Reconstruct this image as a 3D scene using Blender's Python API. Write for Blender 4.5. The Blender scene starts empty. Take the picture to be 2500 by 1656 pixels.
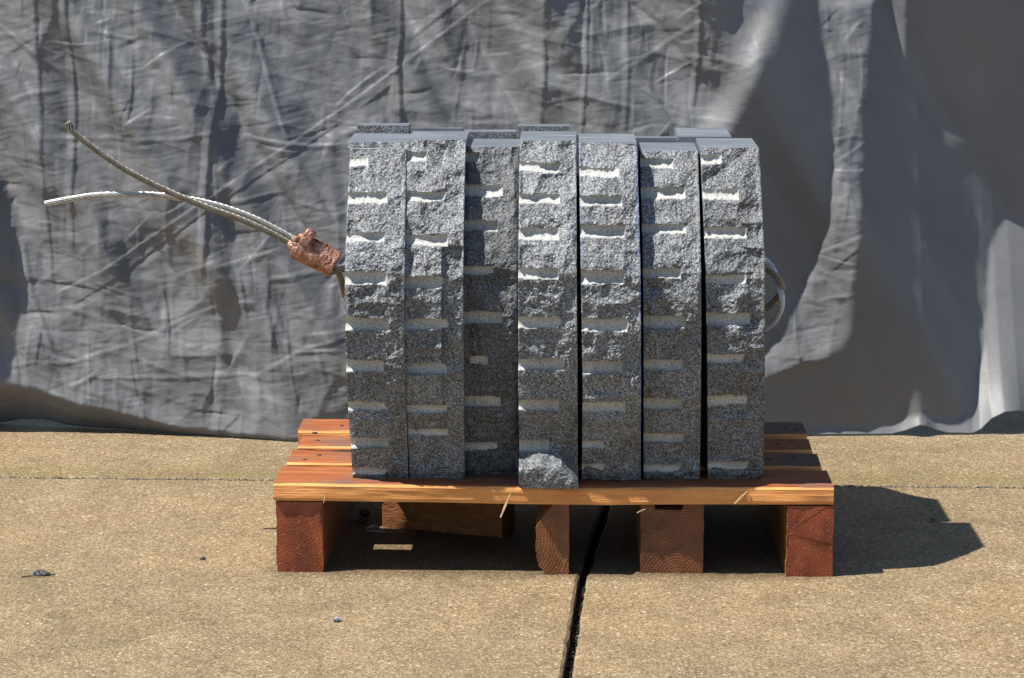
import bpy, bmesh, math, random
import numpy as np
from mathutils import Vector
random.seed(7)
R = math.radians
sc = bpy.context.scene
C = sc.collection

# ------------------------------------------------------------------ camera
PITCH, YAW, ROLL = 0.1801, 0.02326, 0.00192
CAM = np.array([0.0205, -3.206, 0.9095]); FPX = 5957.0; PW, PH = 2500.0, 1656.0
fw = np.array([-math.sin(YAW)*math.cos(PITCH), math.cos(YAW)*math.cos(PITCH), -math.sin(PITCH)])
rt = np.array([math.cos(YAW), math.sin(YAW), 0.0]); up = np.cross(rt, fw)
r2 = rt*math.cos(ROLL)+up*math.sin(ROLL); u2 = up*math.cos(ROLL)-rt*math.sin(ROLL)
cd = bpy.data.cameras.new('camera'); cam = bpy.data.objects.new('camera', cd); C.objects.link(cam)
from mathutils import Matrix
m = Matrix(((r2[0], u2[0], -fw[0], CAM[0]), (r2[1], u2[1], -fw[1], CAM[1]), (r2[2], u2[2], -fw[2], CAM[2]), (0, 0, 0, 1)))
cam.matrix_world = m
cd.sensor_fit = 'HORIZONTAL'; cd.sensor_width = 36.0; cd.lens = FPX/PW*36.0
cd.clip_start = 0.05; cd.clip_end = 500
sc.camera = cam

# ------------------------------------------------------------------ light
SUN = np.array([-0.59, -0.18, 1.0]); SUN /= np.linalg.norm(SUN)
w = bpy.data.worlds.new("World"); sc.world = w; w.use_nodes = True
nt = w.node_tree; nt.nodes.clear()
sky = nt.nodes.new('ShaderNodeTexSky'); sky.sky_type = 'NISHITA'; sky.sun_disc = False
sky.sun_elevation = math.asin(SUN[2]); sky.sun_rotation = math.atan2(SUN[0], SUN[1])
sky.air_density = 1.0; sky.dust_density = 0.2; sky.ozone_density = 1.5
bg = nt.nodes.new('ShaderNodeBackground'); bg.inputs['Strength'].default_value = 0.085
wo = nt.nodes.new('ShaderNodeOutputWorld')
nt.links.new(sky.outputs[0], bg.inputs[0]); nt.links.new(bg.outputs[0], wo.inputs[0])
sd = bpy.data.lights.new('sun', 'SUN'); sd.energy = 4.9; sd.angle = R(0.55); sd.color = (1.0, 0.96, 0.9)
so = bpy.data.objects.new('sun', sd); C.objects.link(so)
so.rotation_euler = Vector(tuple(SUN)).to_track_quat('Z', 'Y').to_euler()
sc.view_settings.view_transform = 'Standard'; sc.view_settings.look = 'None'
sc.view_settings.exposure = 1.0; sc.view_settings.gamma = 1.0

# ------------------------------------------------------------------ measuring helpers (display pixels -> metres)
DS = 2500.0/2367.0
def ray(px, py):
    return fw + r2*(px*DS-PW/2)/FPX + u2*(PH/2-py*DS)/FPX
def onz(px, py, z=0.0):
    r = ray(px, py); return CAM + r*(z-CAM[2])/r[2]
def ony(px, py, y=0.0):
    r = ray(px, py); return CAM + r*(y-CAM[1])/r[1]

# ------------------------------------------------------------------ noise
def _hash(ix, iy, iz, seed):
    h = (ix.astype(np.int64)*374761393 + iy.astype(np.int64)*668265263 + iz.astype(np.int64)*2147483647 + seed*974634777) & 0xffffffff
    h = ((h ^ (h >> 13))*1274126177) & 0xffffffff
    h = (h ^ (h >> 16))*2246822519 & 0xffffffff
    h = h ^ (h >> 15)
    return (h & 0xffffff)/float(0xffffff)
def vnoise(x, y, z=0.0, seed=0):
    x = np.asarray(x, float); y = np.asarray(y, float); z = np.asarray(z, float)+0*x
    ix, iy, iz = np.floor(x), np.floor(y), np.floor(z)
    fx, fy, fz = x-ix, y-iy, z-iz
    sx, sy, sz = [f*f*f*(f*(f*6-15)+10) for f in (fx, fy, fz)]
    r = 0
    for dx in (0, 1):
        for dy in (0, 1):
            for dz in (0, 1):
                wgt = (sx if dx else 1-sx)*(sy if dy else 1-sy)*(sz if dz else 1-sz)
                r = r + wgt*_hash(ix+dx, iy+dy, iz+dz, seed)
    return r*2-1
def fbm(x, y, z=0.0, seed=0, o=3):
    r = 0; a = 1.0; t = 0
    for i in range(o):
        r = r + a*vnoise(x*2**i, y*2**i, np.asarray(z)*2**i, seed+i*17); t += a; a *= .5
    return r/t
def vcell(x, y, seed=0):
    """crumpled facets: nearest jittered cell, each with its own tilt; returns continuous-ish facet height"""
    ix, iy = np.floor(x), np.floor(y); best = np.full(np.shape(x), 1e9); sec = best.copy()
    for dx in (-1, 0, 1):
        for dy in (-1, 0, 1):
            cx = ix+dx+_hash(ix+dx, iy+dy, ix*0+1, seed); cy = iy+dy+_hash(ix+dx, iy+dy, ix*0+2, seed)
            d = np.hypot(x-cx, y-cy)
            n = d < best
            sec = np.where(n, best, np.minimum(sec, d)); best = np.where(n, d, best)
    return best, sec
def sstep(a, b, x):
    t = np.clip((x-a)/(b-a), 0, 1); return t*t*(3-2*t)

# ------------------------------------------------------------------ object helpers
def tag(o, label=None, cat=None, group=None, kind=None):
    if label: o['label'] = label
    if cat: o['category'] = cat
    if group: o['group'] = group
    if kind: o['kind'] = kind
    return o
def empty(name, loc):
    o = bpy.data.objects.new(name, None); o.location = loc; o.empty_display_size = .05; C.objects.link(o); return o
def link(name, me, mats, parent=None):
    for mt in (mats if isinstance(mats, (list, tuple)) else [mats]): me.materials.append(mt)
    o = bpy.data.objects.new(name, me); C.objects.link(o)
    if parent:
        o.parent = parent; bpy.context.view_layer.update(); o.matrix_parent_inverse = parent.matrix_world.inverted()
    return o
def mesh(name, v, f, smooth=False, mi=None):
    me = bpy.data.meshes.new(name); me.from_pydata([tuple(map(float, p)) for p in v], [], [tuple(map(int, q)) for q in f])
    if mi is not None: me.polygons.foreach_set('material_index', mi)
    if smooth: me.polygons.foreach_set('use_smooth', [True]*len(me.polygons))
    me.update(); return me

# ------------------------------------------------------------------ node helpers
class M:
    def __init__(s, name, rough=.6, spec=.5, metal=0.0):
        s.m = bpy.data.materials.new(name); s.m.use_nodes = True; s.t = s.m.node_tree; s.t.nodes.clear()
        s.b = s.n('ShaderNodeBsdfPrincipled'); s.o = s.n('ShaderNodeOutputMaterial'); s.l(s.b.outputs[0], s.o.inputs[0])
        s.b.inputs['Roughness'].default_value = rough; s.b.inputs['Specular IOR Level'].default_value = spec
        s.b.inputs['Metallic'].default_value = metal
        s.co = s.n('ShaderNodeTexCoord').outputs['Object']
    def n(s, t, **k):
        x = s.t.nodes.new(t)
        for a, b in k.items(): setattr(x, a, b)
        return x
    def l(s, a, b): s.t.links.new(a, b)
    def map(s, scale=(1, 1, 1), rot=(0, 0, 0), loc=(0, 0, 0), src=None):
        x = s.n('ShaderNodeMapping'); x.inputs['Scale'].default_value = scale; x.inputs['Rotation'].default_value = rot; x.inputs['Location'].default_value = loc
        s.l(src or s.co, x.inputs[0]); return x.outputs[0]
    def noise(s, scale, detail=3, rough=.55, v=None, dist=0.0):
        x = s.n('ShaderNodeTexNoise'); x.inputs['Scale'].default_value = scale; x.inputs['Detail'].default_value = detail
        x.inputs['Roughness'].default_value = rough; x.inputs['Distortion'].default_value = dist; s.l(v or s.co, x.inputs['Vector']); return x.outputs['Fac']
    def vor(s, scale, v=None, out='Color', feature='F1', rnd=1.0):
        x = s.n('ShaderNodeTexVoronoi'); x.feature = feature; x.inputs['Scale'].default_value = scale; x.inputs['Randomness'].default_value = rnd
        s.l(v or s.co, x.inputs['Vector']); return x.outputs[out]
    def sep(s, v, i=0):
        x = s.n('ShaderNodeSeparateXYZ'); s.l(v, x.inputs[0]); return x.outputs[i]
    def ramp(s, f, stops, interp='LINEAR'):
        x = s.n('ShaderNodeValToRGB'); r = x.color_ramp; r.interpolation = interp
        while len(r.elements) < len(stops): r.elements.new(.5)
        for e, (p, c) in zip(r.elements, stops):
            e.position = p; e.color = (c if len(c) == 4 else tuple(c)+(1,)) if hasattr(c, '__len__') else (c, c, c, 1)
        s.l(f, x.inputs[0]); return x.outputs[0]
    def mix(s, f, a, b, mode='MIX'):
        x = s.n('ShaderNodeMix', data_type='RGBA', blend_type=mode)
        for k, q in ((0, f), (6, a), (7, b)):
            if hasattr(q, 'links'): s.l(q, x.inputs[k])
            elif k == 0: x.inputs[0].default_value = q
            else: x.inputs[k].default_value = tuple(q)+(1,) if len(q) == 3 else q
        return x.outputs[2]
    def math(s, op, a, b=0.0, clamp=False):
        x = s.n('ShaderNodeMath', operation=op); x.use_clamp = clamp
        for k, q in ((0, a), (1, b)):
            if hasattr(q, 'links'): s.l(q, x.inputs[k])
            else: x.inputs[k].default_value = q
        return x.outputs[0]
    def bump(s, h, dist=.001, strength=1.0, prev=None):
        x = s.n('ShaderNodeBump'); x.inputs['Distance'].default_value = dist; x.inputs['Strength'].default_value = strength
        s.l(h, x.inputs['Height'])
        if prev: s.l(prev, x.inputs['Normal'])
        return x.outputs[0]
    def attr(s, name): return s.n('ShaderNodeAttribute', attribute_name=name).outputs['Fac']
    def col(s, c):
        k = getattr(s, 'k', 1.0)
        if k != 1.0: c = s.mix(1.0, c, (k, k, k) if not hasattr(k, '__len__') else k, 'MULTIPLY') if hasattr(c, 'links') else tuple(q*k for q in c)
        if hasattr(c, 'links'): s.l(c, s.b.inputs['Base Color'])
        else: s.b.inputs['Base Color'].default_value = tuple(c)+(1,)
    def nor(s, x): s.l(x, s.b.inputs['Normal'])
    def rgh(s, x): s.l(x, s.b.inputs['Roughness'])

# ------------------------------------------------------------------ materials
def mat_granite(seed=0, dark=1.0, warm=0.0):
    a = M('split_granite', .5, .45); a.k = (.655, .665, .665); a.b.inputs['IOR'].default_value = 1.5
    v = a.map(loc=(seed*3.1, seed*1.7, 0))
    n0 = a.noise(520, 2, .6, v)
    v2 = a.n('ShaderNodeVectorMath', operation='MULTIPLY_ADD')
    nn = a.n('ShaderNodeTexNoise'); nn.inputs['Scale'].default_value = 900; a.l(v, nn.inputs[0])
    a.l(nn.outputs['Color'], v2.inputs[0]); v2.inputs[1].default_value = (.0016,)*3; a.l(v, v2.inputs[2])
    g = a.sep(a.vor(1000, v2.outputs[0]))
    g2 = a.sep(a.vor(560, v2.outputs[0]), 1)
    gg = a.math('ADD', a.math('MULTIPLY', g, .62), a.math('MULTIPLY', g2, .38))
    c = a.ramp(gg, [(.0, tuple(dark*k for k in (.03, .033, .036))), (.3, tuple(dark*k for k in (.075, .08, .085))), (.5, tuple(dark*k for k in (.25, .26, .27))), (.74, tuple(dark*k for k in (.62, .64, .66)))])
    big = a.noise(14, 4, .6, v)
    c = a.mix(1.0, c, a.ramp(big, [(.3, .72), (.7, 1.12)]), 'MULTIPLY')
    st = a.ramp(a.noise(26, 4, .65, a.map(loc=(seed*5, 2, 7))), [(.52, 0.0), (.72, .5)])
    c = a.mix(st, c, a.mix(1.0, c, (.75, .55, .4), 'MULTIPLY'))
    gm = a.attr('groove')
    fine = a.ramp(a.sep(a.vor(900, v)), [(.0, (.18, .175, .15)), (.16, (.40, .385, .35)), (.32, (.53, .515, .48)), (1, (.62, .61, .575))])
    c = a.mix(gm, c, fine)
    pm = a.attr('paint')
    c = a.mix(a.math('MULTIPLY', pm, a.ramp(a.noise(300, 2, .6, v), [(.42, 0), (.55, 1)])), c, (.03, .14, .5))
    a.col(c)
    inv = a.math('SUBTRACT', 1.0, gm)
    h = a.math('ADD', a.noise(330, 4, .7, v), a.math('MULTIPLY', g, .35))
    b = a.n('ShaderNodeBump'); b.inputs['Distance'].default_value = .0014; a.l(h, b.inputs['Height']); a.l(a.math('ADD', a.math('MULTIPLY', inv, .85), .12), b.inputs['Strength'])
    a.nor(b.outputs[0])
    a.rgh(a.math('ADD', a.math('MULTIPLY', gm, .35), .42))
    return a.m
def mat_sawn():
    a = M('sawn_granite', .3, .7); a.k = .80
    v = a.map(scale=(.12, 1.6, 1))
    s1 = a.noise(60, 5, .6, v); g = a.sep(a.vor(700))
    c = a.mix(.35, a.ramp(s1, [(.3, (.10, .125, .155)), (.52, (.14, .17, .20)), (.72, (.27, .30, .34))]), a.ramp(g, [(0, .07), (.5, .15), (1, .26)]))
    w_ = a.ramp(a.noise(45, 5, .7, a.map(scale=(.1, 3, 1), loc=(2, 3, 4))), [(.60, 0.0), (.68, .7)])
    c = a.mix(w_, c, (.55, .57, .58))
    a.col(c); a.rgh(a.ramp(s1, [(.3, .28), (.7, .5)])); a.nor(a.bump(a.noise(160, 3, .6, a.map(scale=(.08, 2, 1))), .0006, .6)); return a.m
def mat_wood(kind, seed=0):
    a = M('wood_'+kind, .62, .2); a.k = .80 if kind == 'edge' else .57
    v = a.map(scale=(.7, 16, 46 if kind == 'edge' else 16), loc=(seed, seed*2.3, seed*.7))
    g = a.noise(9, 6, .62, v, .3)
    fine = a.noise(40, 4, .6, a.map(scale=(1, 14, 14), loc=(seed, 1, 2)))
    bl = a.noise(9, 3, .55, a.map(loc=(seed*2, 5, 1)))
    if kind == 'edge':
        c = a.ramp(g, [(.28, (.64, .24, .07)), (.5, (.78, .335, .10)), (.7, (.86, .43, .145))])
        c = a.mix(a.ramp(bl, [(.48, 0), (.66, .6)]), c, (.58, .23, .085))
        c = a.mix(a.ramp(a.noise(30, 4, .7, a.map(scale=(.35, 1, 1), loc=(9, 1, 3))), [(.68, 0), (.76, .6)]), c, (.12, .07, .035))
    elif kind == 'top':
        c = a.ramp(g, [(.25, (.27, .075, .026)), (.5, (.45, .135, .045)), (.75, (.60, .24, .085))])
        c = a.mix(a.ramp(bl, [(.49, 0), (.68, .75)]), c, (.20, .14, .115))
        ck = a.noise(26, 5, .7, a.map(scale=(.5, 12, 12), loc=(seed, 4, 8)))
        c = a.mix(a.ramp(ck, [(.66, 0), (.70, .85)]), c, (.05, .025, .015))
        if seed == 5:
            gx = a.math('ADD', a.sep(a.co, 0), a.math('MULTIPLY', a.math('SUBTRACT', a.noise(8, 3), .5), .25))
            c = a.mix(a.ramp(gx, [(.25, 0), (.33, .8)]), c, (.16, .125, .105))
    elif kind == 'weathered':
        c = a.ramp(g, [(.28, (.10, .075, .06)), (.5, (.20, .14, .105)), (.7, (.30, .20, .14))])
        c = a.mix(a.ramp(bl, [(.45, 0), (.65, .6)]), c, (.30, .12, .06))
    elif kind == 'block':
        c = a.ramp(g, [(.25, (.22, .075, .025)), (.5, (.36, .14, .045)), (.75, (.50, .24, .085))])
    c = a.mix(a.ramp(fine, [(.58, 0), (.72, .35)]), c, (.16, .065, .03))
    a.col(c); a.nor(a.bump(a.math('ADD', g, a.math('MULTIPLY', fine, .8)), .0014 if kind == 'edge' else .0025, .8)); return a.m
def mat_endgrain(seed, cx, cz, tint, rs=.34):
    a = M('wood_end_grain', .5, .35); a.k = .60
    v = a.map(loc=(-cx, 0, -cz), scale=(1, 0, 1))
    d = a.n('ShaderNodeVectorMath', operation='LENGTH'); a.l(v, d.inputs[0])
    wob = a.noise(22, 3, .5)
    r = a.math('ADD', a.math('MULTIPLY', d.outputs['Value'], 1500.0), a.math('MULTIPLY', wob, 9))
    ring = a.math('ADD', a.math('MULTIPLY', a.math('SINE', r), .5), .5)
    c = a.mix(ring, tuple(k*(1-rs) for k in tint), tint)
    c = a.mix(a.ramp(a.noise(28, 4, .6, a.map(loc=(seed, 0, 0))), [(.42, 0), (.66, .75)]), c, tuple(k*.32 for k in tint))
    sp = a.ramp(a.sep(a.vor(420)), [(.93, 0), (.95, .8)], 'CONSTANT')
    c = a.mix(a.math('MULTIPLY', sp, a.ramp(a.vor(420, out='Distance'), [(.2, 1), (.4, 0)])), c, (.7, .45, .28))
    a.col(c); a.nor(a.bump(a.math('ADD', a.math('MULTIPLY', ring, rs), a.math('MULTIPLY', a.noise(400, 3), 1.5)), .0009, .7)); return a.m
def mat_ground():
    a = M('exposed_aggregate_concrete', .75, .3); a.k = (.595, .565, .505)
    p = a.sep(a.vor(460)); p2 = a.sep(a.vor(210), 1); n = a.noise(1100, 2, .7)
    k = a.math('ADD', a.math('MULTIPLY', p, .55), a.math('ADD', a.math('MULTIPLY', p2, .2), a.math('MULTIPLY', n, .25)))
    c = a.ramp(k, [(.22, (.17, .12, .068)), (.4, (.265, .195, .112)), (.58, (.335, .255, .155)), (.78, (.47, .39, .265))])
    # larger pale chips and dark stones
    d = a.vor(115, out='Distance'); cc = a.sep(a.vor(115))
    chip = a.math('MULTIPLY', a.ramp(cc, [(.80, 0), (.81, 1)], 'CONSTANT'), a.ramp(d, [(.2, 1), (.3, 0)]))
    c = a.mix(a.math('MULTIPLY', chip, .8), c, (.64, .60, .50))
    d2 = a.vor(170, a.map(loc=(3, 1, 0)), out='Distance'); c2 = a.sep(a.vor(170, a.map(loc=(3, 1, 0))))
    chip2 = a.math('MULTIPLY', a.ramp(c2, [(.93, 0), (.94, 1)], 'CONSTANT'), a.ramp(d2, [(.2, 1), (.3, 0)]))
    c = a.mix(chip2, c, (.09, .075, .06))
    big = a.noise(2.3, 5, .6); mid = a.noise(11, 4, .6)
    c = a.mix(1.0, c, a.ramp(big, [(.3, (.86, .86, .80)), (.48, (1, 1, 1)), (.68, (1.10, 1.05, 1.0))]), 'MULTIPLY')
    c = a.mix(1.0, c, a.ramp(mid, [(.35, .86), (.65, 1.12)]), 'MULTIPLY')
    # algae-green dirt along the cross joint and the drape
    y = a.sep(a.co, 1)
    band = a.math('MULTIPLY', a.ramp(a.math('ABSOLUTE', a.math('SUBTRACT', y, .57)), [(0, 1), (.07, 0)]), a.ramp(mid, [(.35, .2), (.6, .8)]))
    c = a.mix(band, c, a.mix(1.0, c, (.72, .78, .55), 'MULTIPLY'))
    # shade under the pallet, painted into the concrete colour
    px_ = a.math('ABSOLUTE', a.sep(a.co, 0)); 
    pallet_shade = a.math('MULTIPLY', a.ramp(px_, [(.36, 1), (.4, 0)]), a.ramp(a.math('ABSOLUTE', a.math('SUBTRACT', y, .2)), [(.19, .8), (.235, 0)]))
    c = a.mix(pallet_shade, c, a.mix(1.0, c, (.42, .38, .34), 'MULTIPLY'))
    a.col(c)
    h = a.math('ADD', a.math('MULTIPLY', a.vor(460, out='Distance'), -1.0), a.math('MULTIPLY', a.noise(700, 3, .7), .7))
    a.nor(a.bump(h, .0009, .7)); return a.m
def mat_simple(name, c, rough=.6, spec=.4, metal=0.0, ns=200, bd=.0005, var=.3):
    a = M(name, rough, spec, metal); a.k = .62
    n = a.noise(ns, 4, .6)
    a.col(a.ramp(n, [(.3, tuple(k*(1-var) for k in c)), (.7, tuple(min(1, k*(1+var)) for k in c))]))
    if bd: a.nor(a.bump(n, bd, .7))
    return a.m
def mat_tarp():
    a = M('grey_woven_tarp', .5, .3); a.k = .60
    base = (.226, .226, .228)
    n = a.noise(5, 5, .6)
    c = a.ramp(n, [(.3, (.198, .202, .212)), (.5, base), (.7, (.245, .248, .25))])
    st = a.ramp(a.noise(9, 5, .65, a.map(loc=(4, 2, 9))), [(.6, 0), (.74, .55)])
    c = a.mix(st, c, (.27, .235, .19))
    du = a.ramp(a.noise(7, 6, .7, a.map(scale=(1, 1, .45), loc=(1, 7, 3))), [(.58, 0), (.75, .25)])
    c = a.mix(du, c, (.36, .37, .38))
    wv = a.noise(700, 2, .6, a.map(scale=(.15, 1, 1)))
    c = a.mix(1.0, c, a.ramp(wv, [(.3, .93), (.7, 1.06)]), 'MULTIPLY')
    a.col(c)
    h1 = a.noise(42, 5, .62, a.map(scale=(.45, 1, 1.5)))
    h2 = a.noise(30, 4, .6, a.map(scale=(1.5, 1, .35), rot=(0, R(12), 0)))
    r1 = a.math('ABSOLUTE', a.math('SUBTRACT', h1, .5)); r2_ = a.math('ABSOLUTE', a.math('SUBTRACT', h2, .5))
    h3 = a.noise(150, 4, .65, a.map(scale=(.5, 1, 1.3))); r3 = a.math('ABSOLUTE', a.math('SUBTRACT', h3, .5))
    dn = a.n('ShaderNodeTexNoise'); dn.inputs['Scale'].default_value = 7; dn.inputs['Detail'].default_value = 3; a.l(a.co, dn.inputs[0])
    dv = a.n('ShaderNodeVectorMath', operation='MULTIPLY_ADD'); a.l(dn.outputs['Color'], dv.inputs[0]); dv.inputs[1].default_value = (.05, .05, .05); a.l(a.co, dv.inputs[2])
    e1 = a.vor(9, a.map(scale=(1.4, .3, .6), rot=(0, R(8), 0), src=dv.outputs[0]), out='Distance', feature='DISTANCE_TO_EDGE')
    e2 = a.vor(17, a.map(scale=(.6, .3, 1.5), rot=(0, R(-25), 0), src=dv.outputs[0]), out='Distance', feature='DISTANCE_TO_EDGE')
    e3 = a.vor(26, a.map(scale=(1, .3, .9), rot=(0, R(40), 0), src=dv.outputs[0]), out='Distance', feature='F1')
    ee = a.math('ADD', a.math('MINIMUM', e1, .10), a.math('ADD', a.math('MULTIPLY', a.math('MINIMUM', e2, .14), .5), a.math('MULTIPLY', e3, .05)))
    ee = a.math('MULTIPLY', ee, a.attr('crumple'))
    b0 = a.bump(ee, .0075, .75)
    b = a.bump(a.math('ADD', a.math('ADD', r1, r2_), a.math('MULTIPLY', r3, .5)), .0010, .6, b0)
    a.nor(a.bump(wv, .0002, .4, b)); return a.m
def mat_copper():
    a = M('copper', .4, .5, .75); a.k = .72
    n = a.noise(70, 5, .65); n2 = a.noise(28, 4, .6, a.map(loc=(2, 2, 2)))
    c = a.ramp(n, [(.3, (.19, .095, .07)), (.5, (.46, .225, .155)), (.72, (.76, .46, .36))])
    c = a.mix(a.ramp(n2, [(.5, 0), (.66, .7)]), c, (.22, .13, .10))
    a.col(c); a.rgh(a.ramp(n, [(.3, .65), (.7, .36)]))
    a.nor(a.bump(a.math('ADD', n, a.math('MULTIPLY', a.noise(260, 3), .4)), .004, .9)); return a.m

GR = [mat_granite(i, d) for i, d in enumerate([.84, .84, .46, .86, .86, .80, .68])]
GRB = mat_granite(11, .74); SAWN = mat_sawn()
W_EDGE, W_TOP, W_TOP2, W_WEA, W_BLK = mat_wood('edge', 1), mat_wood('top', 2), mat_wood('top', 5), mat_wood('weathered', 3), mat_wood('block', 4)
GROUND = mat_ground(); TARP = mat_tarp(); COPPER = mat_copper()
DIRT = mat_simple('joint_grit', (.05, .05, .043), .9, .2, ns=500, bd=.002, var=.7)
STEEL_A = mat_simple('weathered_steel_wire', (.30, .265, .21), .42, .5, .6, 120, 0, .35)
STEEL_B = mat_simple('bright_steel_wire', (.62, .60, .55), .34, .5, .6, 120, 0, .2)
STEEL_C = mat_simple('steel_wire', (.85, .92, 1.0), .38, .6, .1, 120, 0, .25)
RUSTY = mat_simple("tarnished_steel_wire", (.40, .32, .22), .5, .5, .2, 120, 0, .3)
SPLINT = mat_simple('pale_splinter', (.66, .46, .22), .6, .3, ns=120)
DARKBIT = mat_simple('dark_debris', (.06, .055, .05), .45, .6, ns=300, bd=.001)
GREYBIT = mat_simple('grey_debris', (.35, .36, .37), .35, .6, ns=300, bd=.001, var=.5)
LEAFM = mat_simple('weed_leaf', (.05, .13, .03), .6, .4, ns=100)
NAIL = mat_simple('nail_head', (.03, .025, .022), .5, .5, ns=400)
INK = mat_simple('stamp_ink', (.035, .018, .01), .8, .2, ns=100, bd=0)

# ------------------------------------------------------------------ pavement: four concrete bays, open joint and gritty cross joint
def joint_x(y): return float(np.interp(y, [-.444, -.0216, .369], [.0216, .0414, .079])) if -.444 < y < .369 else (.0216+(y+.444)*.0469 if y <= -.444 else .079+(y-.369)*.0963)
def joint_y(x): return .528-.012*x
BIG = 40.0
def bay(poly, name_v, fcs):
    pass
def edge_pts_x(y0, y1, side, n, gap):
    ys = np.linspace(y0, y1, n); out = []
    for y in ys:
        j = .0005*float(vnoise(np.array(y*60.), np.array(side*9.), seed=3))+.0010*float(vnoise(np.array(y*16.), np.array(side*5.), seed=5))
        chip = .004*max(0., float(vnoise(np.array(y*30.), np.array(side*3.), seed=8))-.45)
        out.append((joint_x(y)+side*(gap+j+chip), y))
    return out
def edge_pts_y(x0, x1, side, n, gap):
    xs = np.linspace(x0, x1, n)
    return [(x, joint_y(x)+side*(gap+.0014*float(vnoise(np.array(x*120.), np.array(side*9.), seed=13)))) for x in xs]
pv, pf = [], []
def add_bay(pts):
    """pts ccw outline; bevelled edge going down into the joint"""
    n = len(pts); c = np.mean([p for p in pts], axis=0)
    base = len(pv)
    P = [np.array(p) for p in pts]; ins = []
    for i in range(n):
        a, b = P[i-1], P[(i+1) % n]; t = b-a; t /= (np.linalg.norm(t)+1e-12); ins.append(P[i]+np.array([-t[1], t[0]])*.0035)
    for p in ins: pv.append((p[0], p[1], 0))
    for p in P: pv.append((p[0], p[1], -.003))
    for p in P: pv.append((p[0], p[1], -.05))
    pf.append(list(range(base, base+n)))
    for i in range(n):
        j = (i+1) % n
        pf.append([base+i, base+n+i, base+n+j, base+j]); pf.append([base+n+i, base+2*n+i, base+2*n+j, base+n+j])
GX, GY = .0058, .0030
yj = joint_y(.09)
# left-front bay
Lx = edge_pts_x(-1.6, yj-.003, -1, 420, GX); Ly = edge_pts_y(joint_x(yj)-GX, -1.6, -1, 420, GY)
add_bay([(-BIG, -BIG), (joint_x(-BIG)-GX, -BIG)]+Lx+Ly[1:]+[(-BIG, joint_y(-1.6)-GY)])
Rx = edge_pts_x(yj-.003, -1.6, 1, 420, GX); Ry = edge_pts_y(1.6, joint_x(yj)+GX, -1, 420, GY)
add_bay([(joint_x(-BIG)+GX, -BIG), (BIG, -BIG), (BIG, joint_y(1.6)-GY)]+Ry[:-1]+Rx)
Ly2 = edge_pts_y(-1.6, joint_x(yj)-GX, 1, 420, GY)
add_bay([(-BIG, joint_y(-1.6)+GY)]+Ly2+[(joint_x(yj)-GX+.05, 1.2), (joint_x(yj)-GX+.4, BIG), (-BIG, BIG)])
Ry2 = edge_pts_y(joint_x(yj)+GX, 1.6, 1, 420, GY)
add_bay(Ry2+[(BIG, joint_y(1.6)+GY), (BIG, BIG), (joint_x(yj)+GX+.4, BIG), (joint_x(yj)+GX+.05, 1.2)])
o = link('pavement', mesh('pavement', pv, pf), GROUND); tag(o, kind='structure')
# grit lying in the joints, on the soil below
me = mesh('ground', [(-BIG*3, -BIG*3, -.022), (BIG*3, -BIG*3, -.022), (BIG*3, BIG*3, -.022), (-BIG*3, BIG*3, -.022)], [(0, 1, 2, 3)])
o = link('ground', me, DIRT); tag(o, kind='structure')
def pebbles(cs, rr, name, mat):
    v, f = [], []
    ico = bmesh.new(); bmesh.ops.create_icosphere(ico, subdivisions=1, radius=1.0)
    iv = [np.array(q.co) for q in ico.verts]; fi = [[q.index for q in t.verts] for t in ico.faces]; ico.free()
    for c_, r_ in zip(cs, rr):
        s_ = np.array([random.uniform(.7, 1.5), random.uniform(.6, 1.2), random.uniform(.35, .8)])*r_
        a_ = random.random()*6.28; ca, sa = math.cos(a_), math.sin(a_); b0 = len(v)
        for p in iv:
            q = p*s_*(1+random.uniform(-.18, .18)); v.append((c_[0]+q[0]*ca-q[1]*sa, c_[1]+q[0]*sa+q[1]*ca, c_[2]+q[2]))
        f += [[b0+k for k in t] for t in fi]
    return link(name, mesh(name, v, f), mat)
cs, rr = [], []
for i in range(6500):
    x = random.uniform(-1.35, 1.35); cs.append((x, joint_y(x)+random.gauss(0, .0026), random.uniform(-.005, -.0002))); rr.append(random.uniform(.0007, .0021))
o = pebbles(cs, rr, 'joint_grit', mat_simple('grit', (.10, .10, .09), .6, .5, ns=240, bd=0, var=.85)); tag(o, 'dark grit packed in the thin cross joint of the pavement', 'grit', kind='stuff')
cs, rr = [], []
for i in range(1500):
    y = random.uniform(-.75, .5); cs.append((joint_x(y)+random.gauss(0, .004), y, random.uniform(-.022, -.016))); rr.append(random.uniform(.0008, .003))
o = pebbles(cs, rr, 'joint_soil', mat_simple('soil_crumbs', (.05, .043, .033), .8, .3, ns=240, bd=0, var=.6)); tag(o, 'dark soil crumbs lying deep in the wide open joint', 'soil', kind='stuff')

# ------------------------------------------------------------------ tarp backdrop (a real hanging cloth, height field over x,z)
TX0, TX1, TZ1 = -1.45, 1.75, 1.08
NX, NZ = 1560, 560
K = .00072                      # metres of tarp per measured unit
xs = np.linspace(TX0, TX1, NX); zs = np.linspace(0, TZ1, NZ)
X, Z = np.meshgrid(xs, zs); Yest = .875+Z*(.20*(X < .3)-.22*(X >= .3)); Yest = .875+Z*(.20-.42*np.clip((X-.15)/.3, 0, 1)); Ug = (X+.078-.16*(Yest-.85)*0)/(.000716*(1+.25*(Yest-.85)))+1183; Vg = 1006-Z/(.00073*(1+.02*(Yest-.85)))+55*(Yest-.875)
def inpoly(U, V, poly):
    r = np.zeros(U.shape, bool); n = len(poly)
    for i in range(n):
        (x0, y0), (x1, y1) = poly[i], poly[(i+1) % n]
        if y0 == y1: continue
        c_ = ((y0 > V) != (y1 > V)) & (U < (x1-x0)*(V-y0)/(y1-y0)+x0); r ^= c_
    return r
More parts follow.
